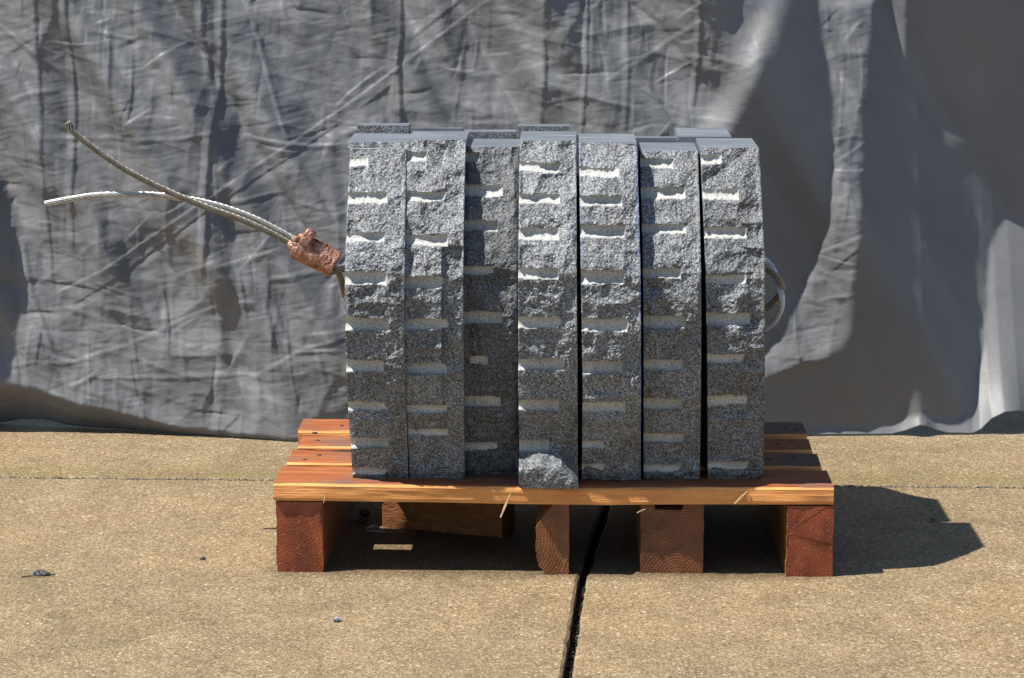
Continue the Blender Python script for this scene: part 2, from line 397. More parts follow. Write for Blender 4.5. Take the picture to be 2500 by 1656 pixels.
def blur(A, k):
    if k < 1: return A
    for ax in (0, 1):
        for _ in range(2):
            p = np.pad(A, [(k+1, k) if i == ax else (0, 0) for i in (0, 1)], mode='edge'); c_ = np.cumsum(p, axis=ax)
            n = A.shape[ax]
            A = (np.take(c_, range(2*k+1, 2*k+1+n), axis=ax)-np.take(c_, range(0, n), axis=ax))/(2*k+1)
    return A
def polyline_d(U, V, pts):
    best = np.full(U.shape, 1e9); sg = np.zeros(U.shape)
    for (x0, y0), (x1, y1) in zip(pts[:-1], pts[1:]):
        dx, dy = x1-x0, y1-y0; t = np.clip(((U-x0)*dx+(V-y0)*dy)/(dx*dx+dy*dy), 0, 1)
        d = np.hypot(U-x0-t*dx, V-y0-t*dy); s_ = np.sign((U-x0)*dy-(V-y0)*dx)
        n = d < best; best = np.where(n, d, best); sg = np.where(n, s_, sg)
    return best*sg
wob = 8*fbm(Ug/60, Vg/60, seed=4)
Uw, Vw = Ug+wob, Vg+9*fbm(Ug/60, Vg/60, seed=9)
def lv(base, poly, val, k, a=1.0, rough=True):
    mk = blur(inpoly(Uw if rough else Ug, Vw if rough else Vg, poly).astype(float), k)*a
    return base*(1-mk)+val*mk
L = np.full(X.shape, .38)
L += .07*fbm(Ug/260, Vg/200, seed=21)
# big shaded right part of the cloth
L = lv(L, [(1850, -200), (1790, 80), (1725, 190), (1680, 300), (1600, 420), (1600, 880), (1640, 1000), (1800, 1300), (4000, 1300), (4000, -200)], -.018, 7, rough=False)
L = lv(L, [(1815, -120), (1835, -20), (1780, 80), (1720, 190), (1672, 300), (1600, 400), (1540, 380), (1650, 240), (1720, 120), (1765, 0), (1770, -120)], 1.15, 7)
L = lv(L, [(1890, -200), (1934, 0), (1948, 63), (1957, 148), (1963, 237), (1957, 359), (1946, 499), (1885, 655), (1855, 731), (1768, 836), (1700, 900), (1768, 880), (1860, 850), (1946, 814), (1988, 749), (2000, 640), (2012, 541), (2024, 444), (2037, 380), (2029, 296), (2033, 245), (2058, 203), (2062, 106), (2077, 0), (2110, -200)], .46, 2)
L = lv(L, [(2110, -200), (2130, 0), (2157, 148), (2160, 0), (2165, -200)], .5, 1, rough=False)
L = lv(L, [(2223, 275), (2227, 345), (2335, 328), (2300, 305)], .18, 4)
L = lv(L, [(2172, 588), (2230, 500), (2300, 422), (2335, 412), (2290, 450), (2240, 530), (2190, 600)], .22, 4)
L = lv(L, [(2420, 560), (2367, 645), (2355, 713), (2330, 840), (2308, 894), (2288, 960), (2174, 981), (2000, 988), (1863, 992), (1860, 1100), (4000, 1100), (4000, 560)], .62, 2)
# left side patches
L = lv(L, [(-400, 395), (0, 440), (22, 560), (28, 700), (24, 790), (0, 870), (-400, 900)], -.06, 3)
L = lv(L, [(258, 560), (400, 500), (480, 560), (420, 660), (330, 745), (300, 735), (238, 742), (246, 640)], .17, 3)
L = lv(L, [(330, 720), (420, 700), (560, 800), (640, 900), (700, 955), (620, 960), (480, 850), (360, 770)], .56, 8, .9)
L = lv(L, [(740, 962), (700, 968), (760, 935), (800, 920), (860, 900), (900, 980)], .0, 2)
L = lv(L, [(0, 760), (30, 830), (100, 900), (150, 950), (0, 930), (-300, 900), (-300, 760)], .5, 5, .7)
L = lv(L, [(480, -200), (492, 0), (500, 120), (520, 190), (512, 60), (518, 0), (516, -200)], .06, 2)
L = lv(L, [(543, 150), (556, 200), (560, 260), (545, 420), (540, 620), (530, 840), (512, 830), (516, 640), (528, 430), (540, 300), (548, 240)], .02, 2)
L = lv(L, [(135, -200), (136, 0), (150, 130), (158, 120), (156, 0), (156, -200)], .07, 2)
L = lv(L, [(104, -50), (180, 100), (186, 260), (120, 560), (104, 300)], .26, 5)
L = lv(L, [(1258, -200), (1258, 60), (1262, 190), (1248, 300), (1300, 320), (1345, 180), (1300, -200)], .2, 2)
L = lv(L, [(1318, -200), (1318, 150), (1340, 175), (1347, -200)], -.02, 1)
L = lv(L, [(895, -200), (905, 100), (915, 215), (930, 190), (922, 100), (930, 0), (930, -200)], .07, 2)
L = lv(L, [(1044, 320), (1262, 0), (1275, -50), (1258, -50), (1245, 0), (1025, 320)], .56, 0, .85, rough=False)
L = lv(L, [(1180, 120), (1258, 10), (1258, 190), (1245, 320), (1080, 320)], .46, 2, .7)
for (x0, y0, x1, y1, w0, val, a_) in [(455, -100, 500, 330, 34, .12, .7), (515, 300, 520, 900, 26, .16, .6), (600, -100, 640, 330, 30, .24, .6), (700, 60, 690, 420, 44, .22, .6), (880, -100, 905, 260, 40, .12, .75),
    (1000, -100, 1010, 90, 26, .16, .6), (1110, 60, 1080, 300, 46, .2, .5), (1300, -100, 1290, 330, 40, .13, .7), (1400, -100, 1410, 330, 26, .18, .55), (1520, 60, 1480, 180, 40, .18, .6), (1650, -120, 1620, 190, 50, .10, .8), (1720, -120, 1660, 60, 34, .06, .8),
    (150, -100, 130, 560, 34, .2, .6), (300, -100, 330, 250, 60, .26, .5), (380, 300, 400, 500, 60, .24, .5), (620, 420, 640, 700, 50, .25, .5), (720, 520, 700, 900, 46, .27, .5), (60, 250, 60, 560, 30, .46, .6), (220, 250, 215, 700, 30, .44, .6),
    (975, -100, 950, 250, 30, .44, .6), (1215, 80, 1225, 330, 26, .48, .6), (1560, 160, 1540, 330, 50, .44, .6), (420, 600, 460, 900, 34, .44, .4), (600, 600, 610, 900, 30, .42, .4), (60, 600, 90, 860, 40, .42, .5)]:
    L = lv(L, [(x0-w0, y0), (x0+w0, y0), (x1+w0*.8, y1), (x1-w0*.8, y1)], val, 4, a_)
# hem: left side tucks under, right side lifts in two little arches
tuck = np.interp(Ug, [-600, 0, 200, 400, 680, 900, 1400, 1700], [800, 905, 945, 985, 1003, 1020, 1040, 1100])
L = np.where(True, L*(1-sstep(-6, 6, Vg-tuck)) + (-.75)*sstep(-6, 6, Vg-tuck), L)
# flat facets between sharp creases
def cellval(sx, sz, rot, seed, jit=.25):
    uu = Uw*math.cos(rot)+Vw*math.sin(rot); vv = -Uw*math.sin(rot)+Vw*math.cos(rot)
    x, y = uu/sx, vv/sz; ix, iy = np.floor(x), np.floor(y); best = np.full(x.shape, 1e9); val = np.zeros(x.shape)
    for dx in (-1, 0, 1):
        for dy in (-1, 0, 1):
            cx = ix+dx+.5+(_hash(ix+dx, iy+dy, ix*0+1, seed)-.5)*.9; cy = iy+dy+.5+(_hash(ix+dx, iy+dy, ix*0+2, seed)-.5)*.9
            d = np.maximum(np.abs(x-cx), np.abs(y-cy))+.35*np.hypot(x-cx, y-cy); n = d < best
            best = np.where(n, d, best); val = np.where(n, _hash(ix+dx, iy+dy, ix*0+3, seed)*2-1, val)
    return val
FAC = 2.0*.034*cellval(110, 240, .06, 71)+.065*cellval(60, 110, -.5, 72)+.030*cellval(150, 46, .2, 73)+.045*cellval(34, 64, .1, 74)+.010*cellval(60, 18, -.15, 75)
# crumple strength (strong on the left, nearly none where the cloth hangs smooth)
cr = lv(np.full(X.shape, 1.0), [(1850, -200), (1790, 80), (1725, 190), (1680, 300), (1600, 420), (1640, 1000), (1800, 1300), (4000, 1300), (4000, -200)], .02, 10, rough=False)
cr = lv(cr, [(1934, 0), (1957, 148), (1957, 359), (1946, 499), (1885, 655), (1768, 836), (1768, 880), (1946, 814), (2000, 640), (2024, 444), (2058, 203), (2077, 0)], 1.1, 3)
cr = lv(cr, [(1800, 0), (1680, 300), (1600, 400), (1600, 300), (1720, 100), (1760, 0)], .45, 6)
L = L+1.2*FAC*np.where(Vg > tuck, 0, cr)
dz = zs[1]-zs[0]
Yb = np.interp(Ug[0], [-700, 0, 250, 400, 680, 1100, 1500, 1870, 2280, 2367, 2900, 3900], [1.02, .935, .90, .865, .815, .80, .83, .878, .90, .93, 1.02, 1.2])
Y = np.zeros(X.shape); Y[0] = Yb
for r_ in range(1, NZ):
    Lr = .5*(L[r_]+np.interp(xs+.59*dz, xs, L[r_-1]))
    Y[r_] = np.interp(xs+.59*dz, xs, Y[r_-1])-(.18-Lr)*dz
# remove run-away steps across the light direction a little
Y = Y*.0+Y
# creases
def fold(pts, wl, wr, h, fade=40):
    global Y
    d = polyline_d(Ug+wob*.12, Vg, pts)*K
    prof = np.where(d < 0, 1-np.abs(d)/(wl*K), 1-np.abs(d)/(wr*K)); prof = np.clip(prof, 0, 1)
    e0 = np.hypot(Ug-pts[0][0], Vg-pts[0][1]); e1 = np.hypot(Ug-pts[-1][0], Vg-pts[-1][1])
    Y -= h*prof*np.clip(e0/fade, 0, 1)*np.clip(e1/fade, 0, 1)
for p, wl, wr, h in [
    ([(100, 700), (240, 626), (453, 482), (653, 354), (774, 275), (852, 221), (1147, 0), (1200, -50)], 14, 4, .0013),
    ([(150, 720), (280, 640), (470, 500), (660, 380), (800, 290)], 14, 4, -.0013),
    ([(929, 118), (1076, 3), (1150, -60)], 8, 16, .0016),
    ([(588, 38), (612, 120), (640, 220), (668, 313), (690, 360)], 8, 8, .0022),
    ([(525, -60), (527, 100), (520, 190), (505, 300), (490, 430), (484, 560), (470, 650)], 16, 10, .0042),
    ([(484, -60), (484, 90), (500, 200), (512, 280)], 14, 10, .003),
    ([(182, -60), (184, 130), (186, 260), (175, 420), (165, 600)], 16, 8, .0028),
    ([(105, -60), (108, 300), (104, 500), (110, 700)], 20, 8, .0024),
    ([(925, -60), (926, 100), (922, 150), (926, 230), (928, 330)], 24, 10, .0045),
    ([(1258, -60), (1258, 190), (1246, 330), (1240, 420)], 18, 10, .0035),
    ([(1352, -60), (1353, 150), (1345, 320)], 10, 6, .0026),
    ([(0, 905-40), (150, 845), (290, 800), (420, 740), (540, 690)], 14, 8, .0012),
    ([(180, 880), (350, 872), (560, 862), (640, 870)], 8, 10, .0014),
    ([(600, 545+70), (640, 700), (680, 820)], 10, 10, .0018),
    ([(560, 318), (640, 330), (720, 345), (810, 340)], 12, 5, .0022),
    ([(100, 330), (300, 325), (430, 322), (560, 300)], 8, 8, .0012),
    ([(1420, 0), (1520, 60), (1640, 200)], 14, 10, -.002),
    ([(1380, 200), (1500, 130), (1650, 20)], 14, 8, .0012),
    ([(1610, -40), (1612, 120), (1600, 260)], 12, 8, .003),
    ([(1440, -40), (1446, 150), (1440, 330)], 12, 8, .0018),
    ([(0, 60), (90, 130), (180, 190)], 10, 6, .0012),
    ([(220, 75), (300, 95), (360, 110)], 8, 8, .0016),
    ([(340, 70), (420, 95), (480, 118)], 8, 8, .0016),
    ([(40, 560), (60, 700), (120, 860)], 14, 10, .0024),
    ([(620, 640), (760, 620), (850, 600)], 12, 8, .0018),
    ([(560, 880), (700, 800), (830, 760)], 12, 8, .0012),
    ([(700, 700), (740, 800), (760, 900)], 10, 10, .0014)]:
    fold(p, wl, wr, h)
crm = np.zeros(X.shape)
rs = np.random.RandomState(5)
for i in range(760):
    cx, cy = rs.uniform(-300, 2500), rs.uniform(-300, 1010); ty = rs.rand()
    an = (math.pi/2+rs.normal(0, .10)) if ty < .36 else (rs.normal(-.05, .16) if ty < .72 else (-.62+rs.normal(0, .18) if ty < .9 else rs.uniform(0, 3.14)))
    ln = rs.uniform(25, 190)*(1.3 if ty < .36 else 1); w1, w2 = rs.uniform(1.6, 9), rs.uniform(2.5, 26); h = rs.choice([-1, 1], p=[.35, .65])*rs.uniform(.0004, .0015)*min(1, (w1+w2)/18)
    ca, sa = math.cos(an), math.sin(an); rr0 = ln+25
    i0, i1 = np.searchsorted(Ug[0], [cx-rr0, cx+rr0]); v0, v1 = np.searchsorted(-Vg[:, 0], [-(cy+rr0), -(cy-rr0)])
    if i1-i0 < 2 or v1-v0 < 2: continue
    du, dv = Ug[v0:v1, i0:i1]-cx+wob[v0:v1, i0:i1]*.08, Vg[v0:v1, i0:i1]-cy
    a_ = du*ca+dv*sa; b_ = -du*sa+dv*ca+.0012*rs.uniform(-1, 1)*a_**2
    p_ = np.clip(1-np.where(b_ < 0, -b_/w1, b_/w2), 0, 1)*np.clip((ln/2-np.abs(a_))/(ln*.3), 0, 1)
    crm[v0:v1, i0:i1] += h*p_*1.25
for (sx, sz, a_, seed, rot) in [(230, 120, .0030, 31, .2), (90, 180, .0022, 32, 0), (120, 34, .0008, 33, .25), (34, 100, .0007, 34, .12), (50, 12, .0003, 35, -.2)]:
    uu = Ug*math.cos(rot)+Vg*math.sin(rot); vv = -Ug*math.sin(rot)+Vg*math.cos(rot)
    wu = uu+sx*.35*vnoise(uu/sx*1.3, vv/sz*1.3, seed=seed+50)
    n = vnoise(wu/sx, vv/sz, seed=seed)
    crm += a_*(1-np.abs(n)*1.6)
for (s_, a_, seed, rot) in [(170, .0024, 61, .5), (80, .0008, 62, -.4)]:
    uu = Ug*math.cos(rot)+Vg*math.sin(rot); vv = (-Ug*math.sin(rot)+Vg*math.cos(rot))*1.7
    b_, s2 = vcell(uu/s_, vv/s_, seed); crm += a_*(1-b_)
Y -= crm*cr*1.1
# hem outline
hem = np.interp(Ug[0], [-800, -60, 0, 60, 110, 160, 300, 680, 1870, 2090, 2120, 2140, 2155, 2170, 2195, 2225, 2285, 2305, 2330, 2360, 2400, 2440, 2480, 3000],
                [.0, .0, .010, .012, .004, .001, .0, .0, .0, .0, .006, .014, .019, .016, .007, .001, .0, .006, .026, .038, .036, .02, .004, 0])+.0015
Zs = hem[None, :]+(Z/TZ1)*(TZ1-hem[None, :])
hemwave = .022*np.exp(-((Ug-2155)/28)**2)+.035*np.exp(-((Ug-2365)/45)**2)
Y += -hemwave*(np.exp(-Z/.05))*.8
V_ = np.stack([X, Y, Zs], -1).reshape(-1, 3)
idx = np.arange(NX*NZ).reshape(NZ, NX)
F_ = np.stack([idx[:-1, :-1], idx[:-1, 1:], idx[1:, 1:], idx[1:, :-1]], -1).reshape(-1, 4)
me = bpy.data.meshes.new('tarp')
me.vertices.add(len(V_)); me.vertices.foreach_set('co', V_.ravel().astype(np.float32))
me.loops.add(F_.size); me.loops.foreach_set('vertex_index', F_.ravel().astype(np.int32))
me.polygons.add(len(F_)); me.polygons.foreach_set('loop_start', np.arange(0, F_.size, 4).astype(np.int32)); me.polygons.foreach_set('loop_total', np.full(len(F_), 4, np.int32))
me.polygons.foreach_set('use_smooth', np.ones(len(F_), bool))
me.update(); me.validate()
at = me.attributes.new('crumple', 'FLOAT', 'POINT'); at.data.foreach_set('value', np.clip(cr, 0, 1).ravel().astype(np.float32))
o = link('tarp', me, TARP); tag(o, 'large creased grey tarp hanging as a backdrop behind the stones', 'tarp')
md = o.modifiers.new('thickness', 'SOLIDIFY'); md.thickness = .0015; md.offset = 1

# ------------------------------------------------------------------ pallet
HB, HT = .0985, .1238
pal = empty('pallet', (0, .2, 0)); tag(pal, 'short reddish brown wooden pallet on the concrete under the granite blocks', 'pallet')
def plank(name, x0, x1, y0, y1, z0, z1, mats, seed, parent=pal, jit=.0012, step=.005, rot=0.0, round_r=0.0, wane=None, mi_fn=None, bow=None):
    """board with uneven worn edges: a box loft along x with a jittered cross section"""
    n = max(2, int((x1-x0)/step)); ds = max(2, int((y1-y0)/.006))
    prof = []   # (s,t) around the section, s in y 0..1, t in z 0..1
    for i in range(ds+1): prof.append((i/ds, 1.0, 1))
    for t in (.66, .33): prof.append((1.0, t, 2))
    for i in range(ds+1): prof.append((1-i/ds, 0.0, 3))
    nz = 6
    for i in range(1, nz): prof.append((0.0, i/nz, 0))
    m_ = len(prof); xs_ = np.linspace(x0, x1, n+1); v = []
    for k, x in enumerate(xs_):
        for (s, t, _) in prof:
            y = y0+s*(y1-y0); z = z0+t*(z1-z0)
            dy = jit*.5*float(vnoise(np.array(x*25.), np.array(z*200.+s*3), seed=seed)) + jit*1.4*float(vnoise(np.array(x*14.), np.array(s*2.+t), seed=seed+3))
            dz_ = jit*.5*float(vnoise(np.array(x*40.), np.array(y*200.), seed=seed+5))
            yy = y+(dy if s in (0.0, 1.0) else 0); zz = z+(dz_ if t == 1.0 else 0)
            if s == 0.0 and t == 1.0: yy += .0022+.0022*max(0, float(vnoise(np.array(x*22.), np.array(1.), seed=seed+9))); zz -= .0014
            if s == 0.0 and t == 0.0: yy += .001
            if s == 1.0 and t == 1.0: yy -= .0015; zz -= .0012
            xx = x
            if round_r and k > n-4: xx = x-round_r*(t**2)*(1-abs(s-.0)*.6)
            if wane: yy, zz = yy, zz
            if bow: zz += bow(x)
            v.append((xx, yy, zz))
    f, mi = [], []
    for k in range(n):
        for i in range(m_):
            j = (i+1) % m_; f.append([k*m_+i, k*m_+j, (k+1)*m_+j, (k+1)*m_+i])
            w_ = prof[i][2] if prof[i][2] == prof[j][2] else (0 if (prof[i][0] == 0 and prof[j][0] == 0) else (2 if (prof[i][0] == 1 and prof[j][0] == 1) else prof[i][2]))
            mi.append(0 if w_ in (0, 2) else 1)
    f.append(list(range(m_))[::1]); mi.append(0); f.append([n*m_+i for i in range(m_)][::-1]); mi.append(0)
    me = mesh(name, v, [q[::-1] for q in f], mi=mi)
    bm = bmesh.new(); bm.from_mesh(me); bmesh.ops.recalc_face_normals(bm, faces=bm.faces)
    if rot:
        c0 = Vector(((x0+x1)/2, (y0+y1)/2, 0)); bmesh.ops.rotate(bm, verts=bm.verts, cent=c0, matrix=Matrix.Rotation(rot, 3, 'Z'))
    bm.to_mesh(me); bm.free()
    return link(name, me, mats, parent)
sag = lambda x: -.0042*math.exp(-((x+.0)/.22)**2)
p1 = plank('deck_board', -.377, .380, .0, .103, HB+.0006, HT, [W_EDGE, W_TOP], 11, bow=lambda x: -.0030*math.exp(-((x-.02)/.2)**2)+.002)
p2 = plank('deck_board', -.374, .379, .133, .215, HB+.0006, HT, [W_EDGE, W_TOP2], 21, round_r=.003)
p3 = plank('deck_board', -.370, .376, .236, .308, HB+.0006, HT, [W_EDGE, W_TOP], 31, round_r=.003)
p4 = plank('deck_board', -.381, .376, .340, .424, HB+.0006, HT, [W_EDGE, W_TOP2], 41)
p2['label'] = 'greyed second board'
def stringer(name, x0, x1, y0, y1, mats, seed, wane=0.0, rough=.0025, notch=None, split=False):
    """upright runner: end grain faces the viewer, cut from a closed outline extruded along y"""
    n = 26; out = []
    W_ = x1-x0
    for i in range(n): out.append([x0+W_*i/n, .0, 'b'])
    for i in range(n): out.append([x1, HB*i/n, 'r'])
    for i in range(n): out.append([x1-W_*i/n, HB, 't'])
    for i in range(n): out.append([x0, HB-HB*i/n, 'l'])
    for q in out:
        if wane:
            t = q[1]/HB; e = wane*(1.35*max(0, (t-.62)/.38)**1.3+.75*max(0, (.3-t)/.3)**2)
            if q[0] < x0+W_*.5: q[0] = max(q[0], x0+e)
        if q[2] == 'l' and q[1] < HB*.98: q[0] += rough*(float(vnoise(np.array(q[1]*170.), np.array(1.), seed=seed)))+rough*.4
        if notch and q[2] == 't' and notch[0] < q[0] < notch[1]: q[1] -= notch[2]
    ys = [y0, y0+.004]+list(np.linspace(y0+.02, y1, 8)); m_ = len(out); v, f, mi = [], [], []
    for k, y in enumerate(ys):
        for (x, z, s) in out:
            jx = .0008*float(vnoise(np.array(y*40.), np.array(z*60.), np.array(x*60.), seed=seed+2)) if s in 'lr' else 0
            v.append((x+jx, y+(.0012*float(vnoise(np.array(x*60.), np.array(z*60.), seed=seed+7)) if k == 0 else 0), z))
    for k in range(len(ys)-1):
        for i in range(m_):
            j = (i+1) % m_; f.append([k*m_+i, k*m_+j, (k+1)*m_+j, (k+1)*m_+i]); mi.append(1)
    f.append(list(range(m_))[::-1]); mi.append(0); f.append([(len(ys)-1)*m_+i for i in range(m_)]); mi.append(0)
    me = mesh(name, v, f, mi=mi); bm = bmesh.new(); bm.from_mesh(me); bmesh.ops.recalc_face_normals(bm, faces=bm.faces); bm.to_mesh(me); bm.free()
    return link(name, me, mats, pal)
def xz(px, y): return ony(px, 1250, y)[0]
stringer('stringer', xz(639, .004), xz(747, .004), .004, .42, [mat_endgrain(1, -.42, .16, (.40, .095, .032), .14), W_BLK], 51, rough=.0008)
stringer('stringer', xz(1238, .002), xz(1315, .002), .002, .15, [mat_endgrain(2, -.06, .05, (.36, .13, .045)), W_BLK], 53, wane=.017, rough=.0012)
stringer('stringer', xz(1481, .014), xz(1626, .014), .014, .42, [mat_endgrain(3, .17, -.005, (.30, .105, .04)), W_BLK], 55, notch=(.139, .178, .010), rough=.0006)
stringer('stringer', xz(1818, .002), xz(1926, .002), .002, .42, [mat_endgrain(4, .45, .0, (.38, .085, .03), .14), W_BLK], 57, rough=.001)
# loose-looking block board nailed under the deck at the back, with a faint stamp
a0 = onz(884, 1218); a1 = onz(1160, 1245)
L0 = math.hypot(a1[0]-a0[0], a1[1]-a0[1]); ang = math.atan2(a1[1]-a0[1], a1[0]-a0[0])
blk = plank('support_block', 0, L0, 0, .055, .0005, HB, [W_BLK, W_BLK], 71)
for q in blk.data.vertices:
    x, y = q.co.x, q.co.y; q.co.x = a0[0]+x*math.cos(ang)-y*math.sin(ang); q.co.y = a0[1]+x*math.sin(ang)+y*math.cos(ang)
blk['label'] = 'stamped block under the deck'
def text(body, size, loc, rot, mat, parent, name='stamp'):
    cu = bpy.data.curves.new(name, 'FONT'); cu.body = body; cu.size = size; cu.extrude = .0002
    ob = bpy.data.objects.new(name, cu); C.objects.link(ob); dg = bpy.context.evaluated_depsgraph_get()
    me = bpy.data.meshes.new_from_object(ob.evaluated_get(dg)); bpy.data.objects.remove(ob)
    me.transform(Matrix.Translation(loc) @ Matrix.Rotation(rot, 4, 'Z') @ Matrix.Rotation(R(90), 4, 'X')); me.materials.clear()
    return link(name, me, mat, parent)
def onblk(t, off): return (a0[0]+t*math.cos(ang)+off*math.sin(ang), a0[1]+t*math.sin(ang)-off*math.cos(ang))
for t, zz, s in ((.045, .066, 'EINT'), (.108, .056, 'TOUR')):
    q = onblk(t, .0016); text(s, .022, (q[0], q[1], zz), ang, INK, blk)
# splinters and nails
def sliver(name, p0, p1, w_, mat, parent, th=.0012):
    p0, p1 = Vector(p0), Vector(p1); d = (p1-p0); s_ = d.cross(Vector((0, 1, 0))).normalized()*w_; q = Vector((0, -th, 0)); v = []
    mid = p0.lerp(p1, .5)
    for c_, k in ((p0, .25), (mid, 1.0), (p1, .55)):
        v += [c_-s_*k, c_+s_*k, c_+s_*k*.8+q, c_-s_*k*.8+q]
    f = [(0, 1, 2, 3), (8, 11, 10, 9)]
    for r_ in (0, 4):
        for i in range(4): f.append((r_+i, r_+(i+1) % 4, r_+4+(i+1) % 4, r_+4+i))
    return link(name, mesh(name, v, f), mat, parent)
for (x0, y0, x1, y1, w_, dy) in ((1180, 1140, 1157, 1196, .0017, .012), (1728, 1135, 1698, 1165, .0016, .006), (1492, 1177, 1472, 1186, .0013, .008), (1548, 1133, 1585, 1132, .0008, .002), (752, 1141, 748, 1163, .0008, .002)):
    sliver('splinter', ony(x0, y0, -.001), ony(x1, y1, -.001-dy), w_, SPLINT, p1)
nb = []
for (px, py, pl, y) in ((735, 1087, p1, 0), (722, 1092, p1, 0), (728, 1000, p3, 0), (790, 984, p4, 0), (735, 1018, p3, 0), (705, 1062, p2, 0), (738, 1052, p2, 0),
                        (1815, 987, p4, 0), (1840, 993, p4, 0), (1800, 1026, p3, 0), (1830, 1020, p3, 0), (1836, 1057, p2, 0), (1780, 1060, p2, 0), (1842, 1104, p1, 0), (1822, 1112, p1, 0), (700, 1100, p1, 0)):
    q = onz(px, py, HT+.0006); v = []; n = 10
    for i in range(n):
        a_ = i/n*6.283; r_ = .0019*(1+.5*random.random()); v.append((q[0]+r_*1.7*math.cos(a_), q[1]+r_*.9*math.sin(a_), q[2]-.002))
        v.append((q[0]+r_*1.3*math.cos(a_), q[1]+r_*.7*math.sin(a_), q[2]+.0005))
    f = [[2*i, (2*i+2) % (2*n), (2*i+3) % (2*n), 2*i+1] for i in range(n)]+[[2*i+1 for i in range(n)]]
    link('nail', mesh('nail', v, f), NAIL, pl)

# ------------------------------------------------------------------ granite blocks
PZ = [.124, .16, .20, .27, .31, .35, .42, .44, .47, .52, .575, .62]
PY = [.034, .029, .018, -.001, -.008, -.0125, -.0125, -.006, .006, .027, .054, .078]
BUL = 0.0; EXT = -1
def prof(z):
    e = {2: .004*sstep(.44, .575, z), 5: .014*sstep(.42, .56, z), 1: -.004*sstep(.44, .56, z), 4: -.008*sstep(.44, .56, z)}.get(EXT, 0.0)
    return e+np.interp(z, PZ, PY)-BUL*np.interp(z, [.124, .25, .34, .42, .50, .58], [.1, .8, 1, 1, .7, 0])
def surf(px, py, off=0.0):
    y = 0.0
    for _ in range(6):
        p = ony(px, py, y); y = float(prof(p[2]))+off
    return p
def z1(X0, X1, Y0, Y1): return [((820+.28694*X0)/DS), ((820+.28694*X1)/DS), (290+.28694*Y0)/DS, (290+.28694*Y1)/DS]
def z2(X0, X1, Y0, Y1): return [((1380+.28694*X0)/DS), ((1380+.28694*X1)/DS), (290+.28694*Y0)/DS, (290+.28694*Y1)/DS]
def z3(X0, X1, Y0, Y1): return [((820+.3188*X0)/DS), ((820+.3188*X1)/DS), (740+.3188*Y0)/DS, (740+.3188*Y1)/DS]
def z4(X0, X1, Y0, Y1): return [((1380+.3188*X0)/DS), ((1380+.3188*X1)/DS), (740+.3188*Y0)/DS, (740+.3188*Y1)/DS]
G = [
 [z1(100, 275, 345, 385)+[-.004], z1(100, 435, 625, 720), z1(80, 415, 970, 1050), z1(70, 430, 1300, 1415), z3(70, 400, 112, 210), z3(70, 362, 438, 530), z3(80, 398, 755, 828), z3(95, 400, 1035, 1112)+[-.002], z3(110, 400, 1258, 1320)+[-.002]],
 [z1(600, 770, 300, 345), z1(595, 925, 620, 705), z1(585, 950, 990, 1080), z1(575, 920, 1345, 1450), z3(520, 875, 122, 212), z3(535, 850, 458, 545), z3(545, 850, 785, 840)+[-.003], z3(550, 860, 962, 1025)+[-.002]],
 [z1(1090, 1220, 305, 350), z1(1090, 1420, 560, 660), z1(1085, 1380, 860, 955), z1(1090, 1335, 1255, 1332)+[-.003], z3(980, 1275, 65, 160), z3(1080, 1165, 415, 470)+[-.003], z3(990, 1262, 712, 795)+[-.003], z3(990, 1255, 1065, 1130)+[-.003]],
 [z1(1550, 1905, 385, 442), z1(1550, 1910, 640, 722), z1(1545, 1900, 925, 1035), z1(1540, 1895, 1270, 1368), z3(1385, 1730, 105, 202), z3(1390, 1740, 430, 515), z3(1395, 1710, 745, 828), z3(1400, 1630, 1050, 1140)],
 [z2(100, 458, 420, 490), z2(120, 480, 650, 740), z2(125, 510, 905, 1015), z2(130, 502, 1290, 1412), z4(120, 478, 122, 220), z4(125, 440, 448, 540), z4(130, 460, 755, 838)+[-.003], z4(130, 290, 1062, 1110)+[-.004], z4(130, 300, 1228, 1280)+[-.003]],
 [z2(640, 915, 360, 402), z2(650, 1025, 582, 688), z2(655, 1030, 905, 982), z2(660, 985, 1272, 1358), z4(600, 922, 95, 195), z4(600, 900, 435, 522), z4(600, 900, 738, 822), z4(600, 912, 1000, 1072), z4(600, 890, 1235, 1292)+[-.002]],
 [z2(1140, 1332, 325, 372), z2(1160, 1475, 592, 688), z2(1180, 1545, 925, 1022), z2(1195, 1538, 1330, 1412), z4(1095, 1422, 78, 176), z4(1095, 1365, 400, 450)+[-.003], z4(1100, 1400, 708, 800), z4(1095, 1400, 1210, 1280)+[-.003]],
]
rows = [333, 600, 900, 1105]
EL = [[810, 797.5, 801, 815], [941, 936.5, 938, 946], [1077.5, 1072.5, 1072.5, 1076], [1201, 1198, 1198, 1201], [1338, 1342, 1347, 1345], [1479, 1486, 1488, 1488], [1619, 1630, 1636, 1637]]
ER = [[940, 935.5, 937, 943], [1076, 1070.5, 1071.5, 1074], [1200, 1196.5, 1197, 1200], [1332, 1333, 1335, 1336], [1472, 1480, 1482, 1481], [1613, 1620, 1620, 1618], [1754, 1767.5, 1768, 1765]]
FR_OFF = [-.001, .004, .026, .0, .000, .011, .006]
FTOP = [.580, .585, .5745, .5855, .5825, .5705, .5765]
FBK = [.196, .19, .192, .19, .19, .19, .196]
LBL_F = ['leftmost front granite block beside the copper sleeve, bright face with slots down to the deck',
 'front granite block second from the left with a dark pit near its top edge',
 'front granite block set back in shade, third from the left, dull grey face',
 'front granite block in the middle with a rough rock lump at its foot',
 'front granite block with blue paint along its right edge',
 'lower front granite block, its top below both neighbours, right of the blue painted edge',
 'rightmost front granite block beside the wide black gap and the wire loop']
RT = [.5915, .5880, .5835, .5915, .5800, .5760, .5775]
RBK = [.238, .212, .232, .232, .208, .222, .335]
BULGE = [.028, .026, .012, .031, .034, .021, .009]
